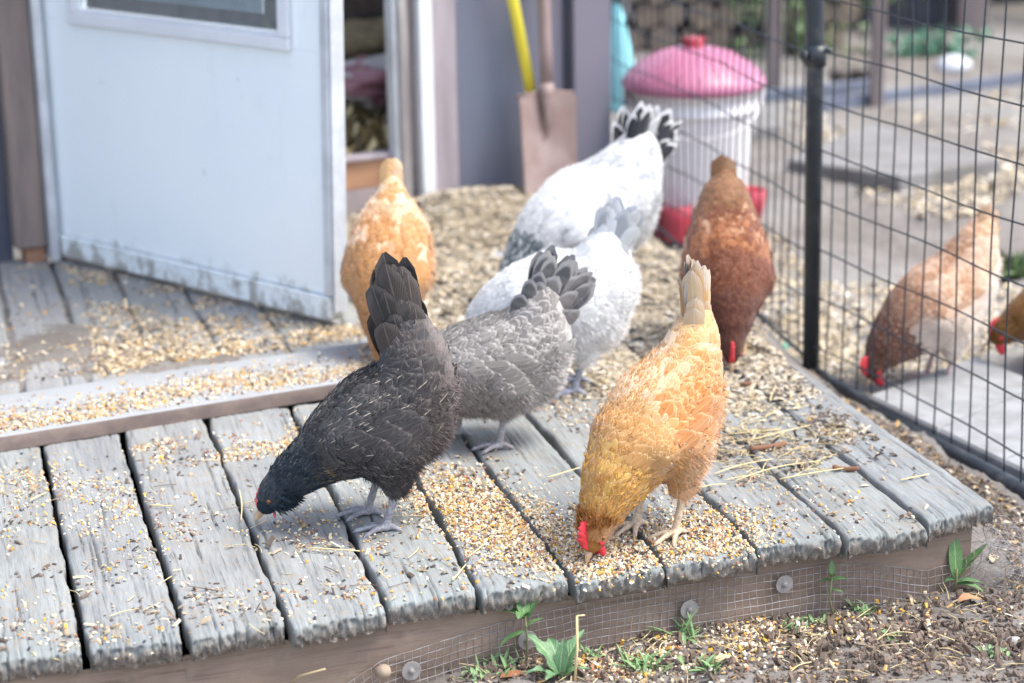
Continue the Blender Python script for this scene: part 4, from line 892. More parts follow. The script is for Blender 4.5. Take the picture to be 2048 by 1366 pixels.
def far_beam(x0, y0, x1, y1, hpx, lab, mat, z=None):
    a, b = G(x0, y0, ZG), G(x1, y1, ZG); s = FPX/((a-CAM)@_fw); h = hpx/s; d = unit((b-a)[:2]); n = np.array([-d[1], d[0]])*h/2; b_ = MB()
    b_.hexa([(*(a[:2]-n), ZG-.02), (*(b[:2]-n), ZG-.02), (*(b[:2]+n), ZG-.02), (*(a[:2]+n), ZG-.02), (*(a[:2]-n), ZG+h), (*(b[:2]-n), ZG+h), (*(b[:2]+n), ZG+h), (*(a[:2]+n), ZG+h)]); return tag(b_.build('timber_beam', mat), lab, 'beam')
M['bluebeam'] = simple('blue_grey_beam', (.13, .15, .20), (.10, .11, .15), 8, .8)
far_beam(1518, 208, 1745, 185, 26, 'blue grey beam on the ground joining the two far posts', M['bluebeam']); far_beam(1640, 222, 2120, 158, 22, 'long dark beam on the ground running to the right edge', M['bluebeam'])
# far shed with dark opening, and a slatted screen
sh = G(1820, 55, ZG); far = empty('far_shed', tuple(sh), label='dark timber shed across the yard with a black opening', cat='shed')
def shp(o): o.parent = far; o.matrix_parent_inverse = mathutils.Matrix.Translation(-far.location); return o
y_s = sh[1]; fx0 = G(1640, 60, ZG)[0]; fx1 = G(1985, 60, ZG)[0]; fx2 = G(2050, 60, ZG)[0]
b_ = MB(); 
for k in range(8): b_.box(fx0+(fx1-fx0)*k/8+.004, fx0+(fx1-fx0)*(k+1)/8-.004, y_s, y_s+.03, ZG, 2.2)
shp(b_.build('wall', M['timberdark']))
b_ = MB(); b_.box(fx1, fx2+.6, y_s+.8, y_s+.84, ZG, 2.2); b_.box(fx1, fx2+.6, y_s+.02, y_s+.84, 2.0, 2.2); b_.box(fx2+.15, fx2+.8, y_s, y_s+.03, ZG, 2.2); b_.box(fx0, fx0+.03, y_s+.031, y_s+.84, ZG, 2.2); shp(b_.build('opening', M['timberdark']))
b_ = MB(); b_.box(fx0-.2, fx2+1.2, y_s-.25, y_s+1.2, 2.21, 2.27); shp(b_.build('roof', M['timberdark']))
# stack of split logs / planks behind the bag, left of the far post
lg = G(1400, 105, ZG); pile_ = empty('log_pile', tuple(lg), label='stack of split firewood behind the feeder, seen through the wires', cat='firewood')
M['logend'] = simple('log_end', (.26, .20, .15), (.14, .11, .09), 12, .85, 0, .3); M['bark'] = simple('bark', (.10, .085, .075), (.06, .05, .045), 20, .9, 0, .5)
r = np.random.default_rng(3); k = 0
for row in range(7):
    for c_ in range(9):
        rad = r.uniform(.045, .065); cx = -.42+c_*.125+(.06 if row % 2 else 0)+r.uniform(-.012, .012); cz = .055+row*.108; yy0 = r.uniform(-.03, .03)
        b_ = MB(); n_s = 9; ang = np.arange(n_s)*2*math.pi/n_s; rr_ = rad*r.uniform(.85, 1.08, n_s)
        ring = np.stack([cx+rr_*np.cos(ang), np.full(n_s, yy0), cz+rr_*np.sin(ang)], 1); bk = ring+[0, .4, 0]
        b_.add(np.concatenate([ring, bk]), [(i, i+n_s, (i+1) % n_s+n_s, (i+1) % n_s) for i in range(n_s)]); lo = b_.build('log', M['bark'], pile_, True)
        b_ = MB(); b_.add(np.concatenate([ring-[0, .001, 0], [[cx, yy0-.003, cz]]]), [], [(i, (i+1) % n_s, n_s) for i in range(n_s)]); b_.build('log_end', M['logend'], lo, True)
# bushes beyond the yard
def unit_rows(a): return a/np.linalg.norm(a, axis=1)[:, None]
def bush(px, py, rx, ry, rz, n, mat, lab, name='bush', z=ZG, lf_=(.03, .06)):
    p = G(px, py, z); r = np.random.default_rng(int(px)); root = empty(name, tuple(p), label=lab, cat='bush' if name == 'bush' else 'plant'); cl = r.normal(0, .55, (14, 3)); V = []; F = []; U = []; k = 0
    c = cl[r.integers(0, 14, n)]+r.normal(0, .28, (n, 3)); c = c*np.array([rx, ry, rz])*.8; c[:, 2] = np.abs(c[:, 2]+rz*.75)
    d = unit_rows(r.normal(0, 1, (n, 3))); s = np.cross(d, r.normal(0, 1, (n, 3))); s = unit_rows(s); L = r.uniform(*lf_, n)[:, None]; W = L*.32
    P = np.stack([c-d*L*.5, c+s*W, c+d*L*.5, c-s*W], 1); npmesh('foliage', P.reshape(-1, 3), np.arange(n*4).reshape(n, 4), mat, root, {'fuv': np.tile(np.array([(0, 0, 0), (1, .5, 0), (0, 1, 0), (-1, .5, 0)], float), (n, 1))}, False)
    b_ = MB()
    for q_ in cl[:9]: t = np.abs(q_)*[1, 1, 1]; e_ = q_*np.array([rx, ry, rz])*.8; e_[2] = abs(e_[2]+rz*.7); b_.tube([(0, 0, -.02), e_*.5+[0, 0, .02], e_], [.012, .008, .003], 5)
    b_.build('branches', M['bark'], root, True)
M['fol'] = leafmat('bush_leaf', (.07, .12, .045), (.12, .17, .07)); M['fol2'] = leafmat('mint_leaf', (.06, .18, .12), (.08, .22, .15))
bush(1590, 110, .28, .25, .20, 420, M['fol'], 'light green weeds growing behind the grey timber post'); bush(1890, 110, .26, .16, .07, 200, M['fol2'], 'blue green leafy plant in front of the dark shed')
bush(1690, 60, .4, .3, .16, 240, M['fol'], 'tangle of green weeds at the foot of the far shed'); bush(1500, 10, .6, .4, .5, 500, M['fol'], 'shrub behind the firewood stack')
bush(1990, 548, .075, .06, .03, 60, M['fol'], 'green weed leaves on the ground behind the tan hen', 'weed_sprig', ZG, (.05, .09)); bush(1700, 175, .1, .08, .05, 90, M['bark'], 'dark brush heap beside the slender post', 'bush')
# hay bed and feed sack inside the coop
hb = [wallpt(690, 300)]
n = 5200; uu_ = rng.uniform(.45, 1.02, n); yy_ = rng.uniform(.08, .95, n); base = lambda u_, y_: .125+.05*smooth((y_-.1)/.4)+.11*smooth((y_-.45)/.4)
P3 = np.stack([uu_, yy_, base(uu_, yy_)], 1)@WM[0].T+WM[1]
hp = P3[:, :2]; scatter('coop_bedding', hp, base(uu_, yy_)+.02*np.clip(fbm(hp, 12, 2), 0, 1), (.008, .024), [(lin(150, 134, 96), 1), (lin(120, 104, 74), 1), (lin(180, 166, 130), .6), (lin(84, 76, 58), .8)], M['litter'], flat=(.1, .3), tilt=.6, elong=(1, 3), label='hay and shavings bedding inside the coop doorway', cat='bedding')
gu, gy_ = np.meshgrid(np.linspace(.13, 1.02, 40), np.linspace(.078, 1.4, 40), indexing='ij'); V = np.stack([gu, gy_, base(gu, gy_)-.004+.01*fbm(np.stack([gu.ravel(), gy_.ravel()], 1), 14, 2).reshape(gu.shape)], -1).reshape(-1, 3)@WM[0].T+WM[1]
M['bedding'] = simple('bedding', (.20, .165, .10), (.12, .10, .06), 40, .95, 0, .6, .005); tag(npmesh('bedding_floor', V, grid_faces(40, 40), M['bedding']), kind='structure')
mt, nt, b = newmat('feed_sack'); oc = objc(nt); n1 = noise(nt, oc, 9, 3); n2 = noise(nt, oc, 7, 2, .5, (1, 1, 2)); c = mixc(nt, ramp(nt, n2, .5, .54), (.36, .36, .36), (.24, .11, .14)); c = mixc(nt, ramp(nt, n1, .66, .68), c, (.25, .45, .18)); nt.links.new(c, b.inputs['Base Color']); b.inputs['Roughness'].default_value = .45; bump(nt, n1, b, .6, .01); M['sack'] = mt
def lump(cen, rad, mat, name, lab, cat, f=2.2, amp=.22):
    mb = MB(); mb.lathe([(max(.0001, math.sin(a)**.7), -math.cos(a)) for a in np.linspace(0, math.pi, 26)], seg=40); V = np.concatenate(mb.V); V = V*(1+amp*fbm(V+cen[0], f, 4)[:, None])*np.array(rad)
    mb.V = [V@WM[0].T+np.array(cen)]; return tag(mb.build(name, mat, None, True), lab, cat)
sc_ = wl3(752, 165, -.42); lump(sc_, (.15, .10, .065), M['sack'], 'feed_sack', 'crumpled white and pink feed sack lying on the hay inside the coop', 'sack')
sc_ = wl3(735, 108, -.68); lump(sc_, (.20, .12, .09), M['bedding'], 'hay_heap', 'dark heap of old hay behind the feed sack', 'hay')
# ================================================================ THE HENS
def seg_eval(P, prims, k, sy):
    """smooth union of tapered capsules; prims rows: ax ay az bx by bz ra rb"""
    Q = P*np.array([1, 1/sy, 1]); acc = np.zeros(len(P)); 
    for p in prims:
        a = p[0:3]*[1, 1/sy, 1]; ab = p[3:6]*[1, 1/sy, 1]-a; L2 = ab@ab+1e-12
        t = np.clip(((Q-a)@ab)/L2, 0, 1); d = np.linalg.norm(Q-a-t[:, None]*ab, axis=1)-(p[6]+(p[7]-p[6])*t)
        acc += np.exp(-d/k)
    return -k*np.log(acc+1e-300)
class SDF:
    def __init__(s, prims, k=.012, sy=1.): s.p = np.array(prims, float); s.k = k; s.sy = sy
    def __call__(s, P): return seg_eval(P, s.p, s.k, s.sy)
    def grad(s, P, e=.0015):
        g = np.stack([s(P+d)-s(P-d) for d in np.eye(3)*e], 1)/(2*e); return g
    def project(s, P, h=0., it=2):
        for _ in range(it):
            g = s.grad(P); f = s(P)-h; P = P-(f/(np.sum(g*g, 1)+1e-9))[:, None]*g
        return P
    def mesh(s, vox):
        lo = np.minimum(s.p[:, 0:3]-s.p[:, 6:7]*1.3, s.p[:, 3:6]-s.p[:, 7:8]*1.3).min(0)-2*vox-.01; hi = np.maximum(s.p[:, 0:3]+s.p[:, 6:7]*1.3, s.p[:, 3:6]+s.p[:, 7:8]*1.3).max(0)+2*vox+.01
        n = np.ceil((hi-lo)/vox).astype(int)+1; g = np.stack(np.meshgrid(*[np.arange(k) for k in n], indexing='ij'), -1); F = s(lo+g.reshape(-1, 3)*vox).reshape(n) < 0
        c = np.zeros(n-1, int); 
        for a in (0, 1):
            for b in (0, 1):
                for d in (0, 1): c += F[a:n[0]-1+a, b:n[1]-1+b, d:n[2]-1+d]
        act = (c > 0) & (c < 8); idx = -np.ones(n-1, int); idx[act] = np.arange(act.sum()); V = lo+(np.argwhere(act)+.5)*vox; V = s.project(V, 0, 3); Q = []
        for ax in range(3):
            A = np.take(F, range(n[ax]-1), ax); B = np.take(F, range(1, n[ax]), ax); e = np.argwhere(A != B); o1, o2 = [(1, 2), (2, 0), (0, 1)][ax]
            e = e[(e[:, o1] > 0) & (e[:, o2] > 0) & (e[:, o1] < n[o1]-1) & (e[:, o2] < n[o2]-1)]
            ins = A[tuple(e.T)]
            d1 = np.zeros(3, int); d1[o1] = 1; d2 = np.zeros(3, int); d2[o2] = 1
            q = np.stack([idx[tuple((e-d1-d2).T)], idx[tuple((e-d2).T)], idx[tuple(e.T)], idx[tuple((e-d1).T)]], 1); q[~ins] = q[~ins][:, ::-1]; Q.append(q)
        return V, np.concatenate(Q)
def feather_mat(name, lace=(.6, .55, .5), lacew=0., shaft=(.8, .75, .65), shaftw=.12, barb=.5, rough=.62, sheen=.2, bar=0., er=(.42, .80)):
    mt, nt, b = newmat(name); a = attr(nt, 'fuv'); sp_ = nt.nodes.new('ShaderNodeSeparateXYZ'); nt.links.new(a.outputs['Vector'], sp_.inputs[0]); U, Vv, Rn = sp_.outputs
    g = attr(nt, 'Col'); c = g.outputs['Color']; au = mth(nt, 'ABSOLUTE', U)
    r2 = mth(nt, 'ADD', mth(nt, 'MULTIPLY', mth(nt, 'POWER', au, 2.), .55), mth(nt, 'POWER', Vv, 5.))
    edge = ramp(nt, r2, er[0], er[1])
    if lacew: c = mixc(nt, mth(nt, 'MULTIPLY', edge, lacew), c, lace)
    if bar:
        bb = mth(nt, 'SINE', mth(nt, 'ADD', mth(nt, 'MULTIPLY', Vv, 26.), mth(nt, 'MULTIPLY', Rn, 9.))); c = mixc(nt, ramp(nt, bb, -.2, .6, 0, bar), c, lace)
    sh = ramp(nt, au, .02, .10, 1, 0); st_ = mth(nt, 'MULTIPLY', g.outputs['Alpha'], ramp(nt, Vv, .6, .72)); c = mixc(nt, mth(nt, 'MULTIPLY', sh, mth(nt, 'MAXIMUM', st_, shaftw)), c, shaft)
    bw = mth(nt, 'SINE', mth(nt, 'ADD', mth(nt, 'MULTIPLY', mth(nt, 'SUBTRACT', Vv, mth(nt, 'MULTIPLY', au, .35)), 95.), mth(nt, 'MULTIPLY', Rn, 40.)))
    c = mixc(nt, ramp(nt, bw, -1, 1, 0, .10*barb*2), c, mixc(nt, 1., c, (.55, .5, .45), 'MULTIPLY'))
    nt.links.new(c, b.inputs['Base Color']); b.inputs['Roughness'].default_value = rough; b.inputs['Specular IOR Level'].default_value = .2
    b.inputs['Sheen Weight'].default_value = sheen; b.inputs['Sheen Roughness'].default_value = .5
    bump(nt, mth(nt, 'ADD', mth(nt, 'MULTIPLY', bw, .35), sh), b, .35, .0012)
    return mt
def flat_mat(name): 
    mt, nt, b = newmat(name); g = attr(nt, 'Col'); nt.links.new(g.outputs['Color'], b.inputs['Base Color']); b.inputs['Roughness'].default_value = .8; b.inputs['Specular IOR Level'].default_value = .15; return mt
M['under'] = flat_mat('under_plumage')
M['comb'] = simple('comb_red', (.62, .035, .055), (.50, .03, .04), 90, .5, 0, .5, .0006); M['combpink'] = simple('comb_pink', (.62, .12, .14), (.5, .1, .11), 90, .5, 0, .5, .0006)
M['eye'] = simple('hen_eye', (.30, .10, .02), (.02, .015, .01), 200, .1, 0, 0)
def vmul(c, k): return np.clip(np.asarray(c)*k, 0, 1)
NR, NC = 7, 5
_vr = np.array([0, .2, .42, .64, .82, .94, 1.]); _wr = np.array([.42, .80, .98, 1., .92, .72, .42]); _uc = np.array([-1, -.5, 0, .5, 1.])
def feathers(sdf, P, T, L, W, lift, C, shaft, rg, curl=.25, wshape=None, mat=None, name='plumage', parent=None, splay=.0, h0=.0012):
    """a shingle of vaned feathers laid along T over the body surface"""
    n = len(P); Nn = sdf.grad(P); Nn /= np.linalg.norm(Nn, axis=1)[:, None]+1e-9
    T = T-Nn*np.sum(T*Nn, 1)[:, None]; T /= np.linalg.norm(T, axis=1)[:, None]+1e-9
    a = rg.normal(0, .13+splay, n); B = np.cross(Nn, T); T = T*np.cos(a)[:, None]+B*np.sin(a)[:, None]; B = np.cross(Nn, T)
    wr = _wr if wshape is None else wshape
    v = _vr[None, :, None]; u = _uc[None, None, :]; ww = wr[None, :, None]
    off = h0+rg.uniform(0, .0022, n)
    X = P[:, None, None]+T[:, None, None]*((v-.18)*L[:, None, None])[..., None]+B[:, None, None]*(u*ww*W[:, None, None]/2)[..., None]
    jag = rg.normal(0, .018, (n, NR, NC)); jag[:, :3] *= .3
    X = X+T[:, None, None]*(jag*L[:, None, None])[..., None]
    X = X-T[:, None, None]*((np.abs(u)**2*.24*np.clip((v-.6)/.4, 0, 1))*W[:, None, None])[..., None]
    h = off[:, None, None]+lift[:, None, None]*L[:, None, None]*v**1.4-(np.abs(u)**2)*curl*W[:, None, None]*.18+0*X[..., 0]
    Y = X.reshape(-1, 3); Y = sdf.project(Y, h.reshape(-1), 2)
    base = (np.arange(n)*NR*NC)[:, None]; F = (base[:, :, None]+grid_faces(NR, NC)[None]).reshape(-1, 4)
    fu = np.stack([np.broadcast_to(u, (n, NR, NC)), np.broadcast_to(v, (n, NR, NC)), np.broadcast_to(rg.random(n)[:, None, None], (n, NR, NC))], -1).reshape(-1, 3)
    Cc = np.concatenate([np.clip(C, 0, 1), shaft[:, None]], 1); Cc = np.repeat(Cc, NR*NC, 0)
    return npmesh(name, Y, F, mat, parent, {'fuv': fu, 'Col': Cc})
def fluff(sdf, P, T, L, C, rg, mat, name, parent, out=.45, wd=.0006):
    n = len(P); Nn = sdf.grad(P); Nn /= np.linalg.norm(Nn, axis=1)[:, None]+1e-9
    D = T*.9+Nn*out+rg.normal(0, .26, (n, 3)); D /= np.linalg.norm(D, axis=1)[:, None]; S = np.cross(D, rg.normal(0, 1, (n, 3))); S /= np.linalg.norm(S, axis=1)[:, None]
    D2 = D*.75+T*.5-np.array([0, 0, .25]); D2 /= np.linalg.norm(D2, axis=1)[:, None]; w_ = wd*rg.uniform(.6, 1.4, (n, 1))
    a = P; b = P+D*L[:, None]*.5; c = b+D2*L[:, None]*.5; V = np.stack([a-S*w_, a+S*w_, b+S*w_*.8, b-S*w_*.8, c], 1)
    k = np.arange(n)[:, None]*5; F = [k+np.array([[0, 1, 2, 3]]), k+np.array([[3, 2, 4]])]
    Cc = np.repeat(np.concatenate([np.clip(C, 0, 1), np.zeros((n, 1))], 1), 5, 0)
    return npmesh(name, V.reshape(-1, 3), F, mat, parent, {'Col': Cc}, False)
def surf_sample(V, Q, n, rg, dens=None):
    a, b, c, d = V[Q[:, 0]], V[Q[:, 1]], V[Q[:, 2]], V[Q[:, 3]]; ar = np.linalg.norm(np.cross(c-a, d-b), axis=1)/2; cen = (a+b+c+d)/4
    w_ = ar*(dens(cen) if dens else 1.); w_ /= w_.sum(); f = rg.choice(len(Q), n*3, p=w_); s, t = rg.random((2, n*3, 1)); P = (a[f]*(1-s)+b[f]*s)*(1-t)+(d[f]*(1-s)+c[f]*s)*t
    # thin out clusters: greedy on a fine hash, keeps the cover even
    dn = dens(P) if dens else np.ones(len(P)); cell = math.sqrt(ar.sum()/n)*.9; key = np.floor(P/(cell/np.sqrt(np.maximum(dn/np.average(dens(cen) if dens else np.ones(len(cen)), weights=ar), .05)))[:, None]).astype(int)
    _, i = np.unique(key[:, 0]*7919+key[:, 1]*104729+key[:, 2], return_index=True); rg.shuffle(i); return P[i[:n]]
class Spine:
    def __init__(s, S): s.S = np.array(S, float); s.P = np.stack([s.S[:, 0], np.zeros(len(S)), s.S[:, 1]], 1); s.r = s.S[:, 2]; s.L = np.concatenate([[0], np.cumsum(np.linalg.norm(np.diff(s.P, axis=0), axis=1))]); s.L /= s.L[-1]
    def near(s, X):
        best = np.full(len(X), 1e9); S_ = np.zeros(len(X)); T = np.zeros((len(X), 3)); C = np.zeros((len(X), 3))
        for i in range(len(s.P)-1):
            a = s.P[i]; ab = s.P[i+1]-a; t = np.clip((X-a)@ab/(ab@ab), 0, 1); q = a+t[:, None]*ab; d = np.linalg.norm(X-q, axis=1)-(s.r[i]+(s.r[i+1]-s.r[i])*t); m_ = d < best
            best[m_] = d[m_]; S_[m_] = (s.L[i]+(s.L[i+1]-s.L[i])*t)[m_]; C[m_] = q[m_]; T[m_] = ab/np.linalg.norm(ab)
        # smooth the direction
        W_ = np.zeros((len(X), 1)); Tn = np.zeros((len(X), 3))
        for i in range(len(s.P)-1):
            a = s.P[i]; ab = s.P[i+1]-a; t = np.clip((X-a)@ab/(ab@ab), 0, 1); d = np.linalg.norm(X-a-t[:, None]*ab, axis=1)-(s.r[i]+(s.r[i+1]-s.r[i])*t); w_ = np.exp(-np.maximum(d, 0)/.02-np.abs(d)*5)[:, None]; Tn += w_*ab/np.linalg.norm(ab); W_ += w_
        return S_, Tn/np.maximum(np.linalg.norm(Tn, axis=1)[:, None], 1e-9), C
def strip_feather(base, d, nrm, L, W, curve, rg, nr=9, nc=5, cup=.15):
    """one free tail/wing quill feather"""
    d = unit(d); nrm = unit(nrm-d*(nrm@d)); b = np.cross(nrm, d); v = np.linspace(0, 1, nr); wv = np.sin(np.clip(.10+v*.90, 0, 1)**.72*math.pi)**.5; wv = np.where(v > .72, np.sqrt(np.clip(1-((v-.72)/.285)**2, 0.01, 1)), .45+.55*np.clip(v/.5, 0, 1)**.7)
    V = []
    for u in np.linspace(-1, 1, nc):
        p = base+d*(v*L)[:, None]+b*(u*wv*W/2)[:, None]+nrm*(curve*L*v**2+cup*W*u*u*-1*wv)[:, None]+d*(rg.normal(0, .008*L, nr)*(abs(u) > .8)*(v > .3))[:, None]; V.append(p)
    V = np.array(V).transpose(1, 0, 2).reshape(-1, 3); U = np.stack([np.tile(np.linspace(-1, 1, nc), nr), np.repeat(v, nc), np.full(nr*nc, rg.random())], 1)
    return V, U, grid_faces(nr, nc)
def hen(px, py, z0, head_deg, sc, S, colf, fm, label, sy=1.0, seed=1, n=3600, tail=None, legcol=((.34, .33, .34), (.26, .25, .26)), comb='comb', combs=(.022, .5), wat=1., fl=1., feet=((.0, .036, 0), (.0, -.036, 0)), wing=True, shaftp=0., crest=0., tuck=0., muff=0, fluffcol=None, wscale=1., legx=-.02, toes=True, lift=.07, roll_tail=0., quills=.9):
    rg = np.random.default_rng(seed); loc = G(px, py, z0)
    root = empty('hen', tuple(loc), R_(head_deg), label, 'hen', 'hens pecking at the feed'); S = np.array(S, float)*[sc, sc, sc]; sp_ = Spine(S)
    pr = [(*sp_.P[i], *sp_.P[i+1], sp_.r[i], sp_.r[i+1]) for i in range(len(S)-1)]
    # belly, thighs, wing bulges
    ib = int(np.argmax(sp_.r)); bx, bz, br = sp_.P[ib][0], sp_.P[ib][2], sp_.r[ib]
    legz = bz-br*.62; tb = sp_.P[min(ib+2, len(S)-1)]
    pr.append((bx-.02*sc, 0, bz-br*.30, tb[0]+.004, 0, tb[2]-.085*sc, br*.70, br*.46))
    for s in (1, -1):
        f = np.array(feet[0 if s > 0 else 1])*sc
        hk = np.array([f[0]+legx*sc, f[1], .062*sc]); pr.append((bx-.020*sc, s*.042*sc, bz-br*.40, hk[0]+.004*sc, hk[1], hk[2]+.018*sc, .046*sc, .017*sc))
        if wing: 
            a_ = sp_.P[ib-1]; c_ = sp_.P[min(ib+2, len(S)-2)]; pr.append((a_[0]-.01*sc, s*br*sy*.80, a_[2]+.012*sc, c_[0]*.9-.0*sc, s*br*sy*.62, c_[2]-.025*sc, br*.34, br*.20))
    sdf = SDF(pr, .0075*sc, sy); V, Q = sdf.mesh(.0062*sc); s_, T_, C_ = sp_.near(V); cc, _ = colf(s_, sdf.grad(V), V/sc, np.full(len(V), .5), rg)
    npmesh('body', V, Q, M['under'], root, {'Col': np.concatenate([np.clip(cc*.8, 0, 1), np.ones((len(V), 1))], 1)})
    # feather field
    Lh = sp_.L; hz_ = Lh[2]
    def dens(X):
        s__, _, _ = sp_.near(X); return np.interp(s__, [0, hz_*.6, hz_*1.2, .45, .7, 1], [9., 6.5, 3.0, 1.0, .9, 1.3])
    P = surf_sample(V, Q, n, rg, dens); s_, T_, C_ = sp_.near(P); g = sdf.grad(P); g /= np.linalg.norm(g, axis=1)[:, None]
    keep = ~((s_ < hz_*.28) & (np.linalg.norm(P-sp_.P[0], axis=1) < sp_.r[0]*1.12)); P, s_, T_, C_, g = P[keep], s_[keep], T_[keep], C_[keep], g[keep]
    T_ = T_+np.array([0, 0, -1.])*np.clip(-g[:, 2]+.15, 0, 1)[:, None]*.55*np.clip((s_-.3)/.2, 0, 1)[:, None]
    L = np.interp(s_, [0, hz_*.6, hz_*1.3, .4, .62, .8, 1], [.007, .009, .024, .027, .033, .042, .055])*sc*rg.uniform(.8, 1.2, len(P)); W = L*np.interp(s_, [0, hz_*1.3, .4, .6, 1], [.45, .24, .50, .64, .55])*wscale
    side = np.abs(P[:, 1])/(br*sy); wz_ = (s_ > .36) & (s_ < .80) & (side > .54) & (g[:, 2] > -.45) & (np.abs(g[:, 1]) > .35)
    L = np.where(wz_ & (s_ > .5), L*1.35, L); W = np.where(wz_ & (s_ > .5), W*1.15, W)
    ru = rg.random(len(P)); C, shf = colf(s_, g, P/sc, ru, rg); C = C*rg.uniform(.91, 1.09, (len(P), 1)); shf = np.where(rg.random(len(P)) < shaftp, np.maximum(shf, shf*1.), 0) if shaftp else shf*0
    fl_ = (s_ > .42) & (g[:, 2] < -.1) | ((s_ > .5) & (g[:, 0] < -.5) & (P[:, 2] < bz+.03*sc))    # downy underside and rump
    lf = np.where(fl_, .17, lift)*rg.uniform(.6, 1.4, len(P)); lf = np.where(s_ > .8, .05, lf)
    if not wing: wz_[:] = False
    a = dict(curl=.3, mat=fm)
    m_ = ~wz_; feathers(sdf, P[m_], T_[m_], L[m_], W[m_], lf[m_], C[m_], shf[m_], rg, name='plumage', parent=root, **a)
    if wing:
        for s in (1, -1):
            q = wz_ & (np.sign(P[:, 1]) == s)
            if q.sum() > 5: feathers(sdf, P[q], T_[q], L[q], W[q], lf[q]*.8, C[q], shf[q], rg, name='wing', parent=root, h0=.0035, **a)
    if wing and quills:
        for s in (1, -1):
            i0, i1 = max(ib-1, 0), min(ib+2, len(S)-2); A0, A1 = sp_.P[i0], sp_.P[i1]; fa_ = unit(A1-A0); dn_ = np.array([-fa_[2], 0, fa_[0]]); dn_ = dn_ if dn_[2] < 0 else -dn_
            pp = []; tt = []; Lq = []; Wq = []
            for row, (t0, dz, ln, wd_, cnt) in enumerate(((.22, .018, .040, .019, 7), (.42, .026, .050, .020, 8), (.60, .020, .064, .019, 8))):
                for j in range(cnt):
                    f = j/(cnt-1)-.5; q = A0+(A1-A0)*(t0+.10*f)+dn_*(dz+f*.078)*sc+np.array([0, s*br*1.3, 0]); pp.append(q); tt.append(fa_-dn_*.30*f+dn_*.22); Lq.append(ln*sc*(1.12-.35*abs(f))); Wq.append(wd_*sc)
            pp = sdf.project(np.array(pp), .004, 4); tt = np.array(tt); ok = np.sign(pp[:, 1]) == s; pp, tt, Lq, Wq = pp[ok], tt[ok], np.array(Lq)[ok], np.array(Wq)[ok]; s3, _, _ = sp_.near(pp); g3 = sdf.grad(pp); C3, _ = colf(s3, g3, pp/sc, rg.random(len(pp)), rg)
            feathers(sdf, pp, tt, Lq, Wq, np.full(len(pp), .05), C3*quills, np.full(len(pp), .0), rg, name='wing_quills', parent=root, h0=.0065, curl=.2, mat=fm, splay=-.10)
    # fluff strands
    nf = int(11000*fl); P2 = surf_sample(V, Q, nf*2, rg); s2, T2, _ = sp_.near(P2); g2 = sdf.grad(P2); pf = (s2 < .80)*np.where((s2 > .42) & ((g2[:, 2] < .0) | (g2[:, 0] < -.4)), 1., .55)*(s2 > .10); q = rg.random(len(P2)) < pf; P2, s2, T2, g2 = P2[q], s2[q], T2[q], g2[q]
    dn2 = (s2 > .42) & ((g2[:, 2] < .0) | (g2[:, 0] < -.4)); T2 = np.where(dn2[:, None], T2*.6+np.array([0, 0, -1.])*.5, T2-g2/np.linalg.norm(g2, axis=1)[:, None]*.16); C2, _ = colf(s2, g2, P2/sc, rg.random(len(P2)), rg)
    if fluffcol is not None: k = np.clip((s2-.5)/.3, 0, 1)[:, None]*np.clip(-g2[:, 2]*.6-g2[:, 0]*.8, 0, 1)[:, None]; C2 = C2*(1-k)+np.array(fluffcol)*k
    fluff(sdf, np.where(dn2[:, None], P2, P2+g2*.0045), T2, np.where(dn2, rg.uniform(.010, .024, len(P2)), rg.uniform(.006, .015, len(P2)))*sc, C2*1.15*rg.uniform(.85, 1.2, (len(P2), 1)), rg, M['under'], 'down', root, .30)
    if muff or crest:      # beard / crest: tufts round the head
        hp_ = sp_.P[1]; hd = unit(sp_.P[0]-sp_.P[1]); up = np.array([-hd[2], 0, hd[0]]); cnt = 300
        A = rg.normal(0, 1, (cnt, 3)); A /= np.linalg.norm(A, axis=1)[:, None]; dirm = (-up if muff else up*.8-hd*.6); A = A[(A@dirm) > (.1 if muff else .25)]; Pp = sdf.project(hp_+A*sp_.r[1], 0, 2); Tt = -hd*.5+dirm*.9+A*.35
        Cb, _ = colf(np.full(len(Pp), .05), A, Pp/sc, rg.random(len(Pp)), rg); Pp = np.repeat(Pp, 5, 0)+rg.normal(0, .0018, (len(Pp)*5, 3)); fluff(sdf, Pp, np.repeat(Tt, 5, 0), rg.uniform(.008, .020, len(Pp))*sc, np.repeat(Cb, 5, 0)*rg.uniform(.6, 1.3, (len(Pp), 1)), rg, M['under'], 'beard' if muff else 'crest', root, .4, .0011)
    # tail quills
    tl = dict(a0=70, a1=110, L=.14, W=.032, n=14, cols=None, base=None, curve=.08); tl.update(tail or {})
    bs = sp_.P[-2]*.45+sp_.P[-1]*.55 if tl['base'] is None else np.array(tl['base'])*sc; Vs = []; Us = []; Fs = []; Cs = []; k0 = 0
    for j_ in range(tl['n']):
        f = j_/(tl['n']-1); s = 1 if j_ % 2 else -1; ang = R_(tl['a0']+(tl['a1']-tl['a0'])*f+rg.normal(0, 2)); d = np.array([math.cos(ang), s*(.05+rg.uniform(-.03, .05)+tl.get('spread', 0)), math.sin(ang)])
        fl8 = tl.get('flat', 0.); nrm = np.array([0, s*(1-fl8), 0])+np.array([math.sin(ang), 0, -math.cos(ang)])*(rg.uniform(-.35, .35)+fl8); LL = tl['L']*sc*(1-.22*abs(f-.45)*2*tl.get('round', 1))*rg.uniform(.93, 1.05)
        b0 = bs+np.array([rg.uniform(-.008, .008)*sc, s*(.006+.008*(j_ % 3)/2)*(1-.7*tl.get('flat', 0.))*sc, rg.uniform(-.01, .005)*sc])
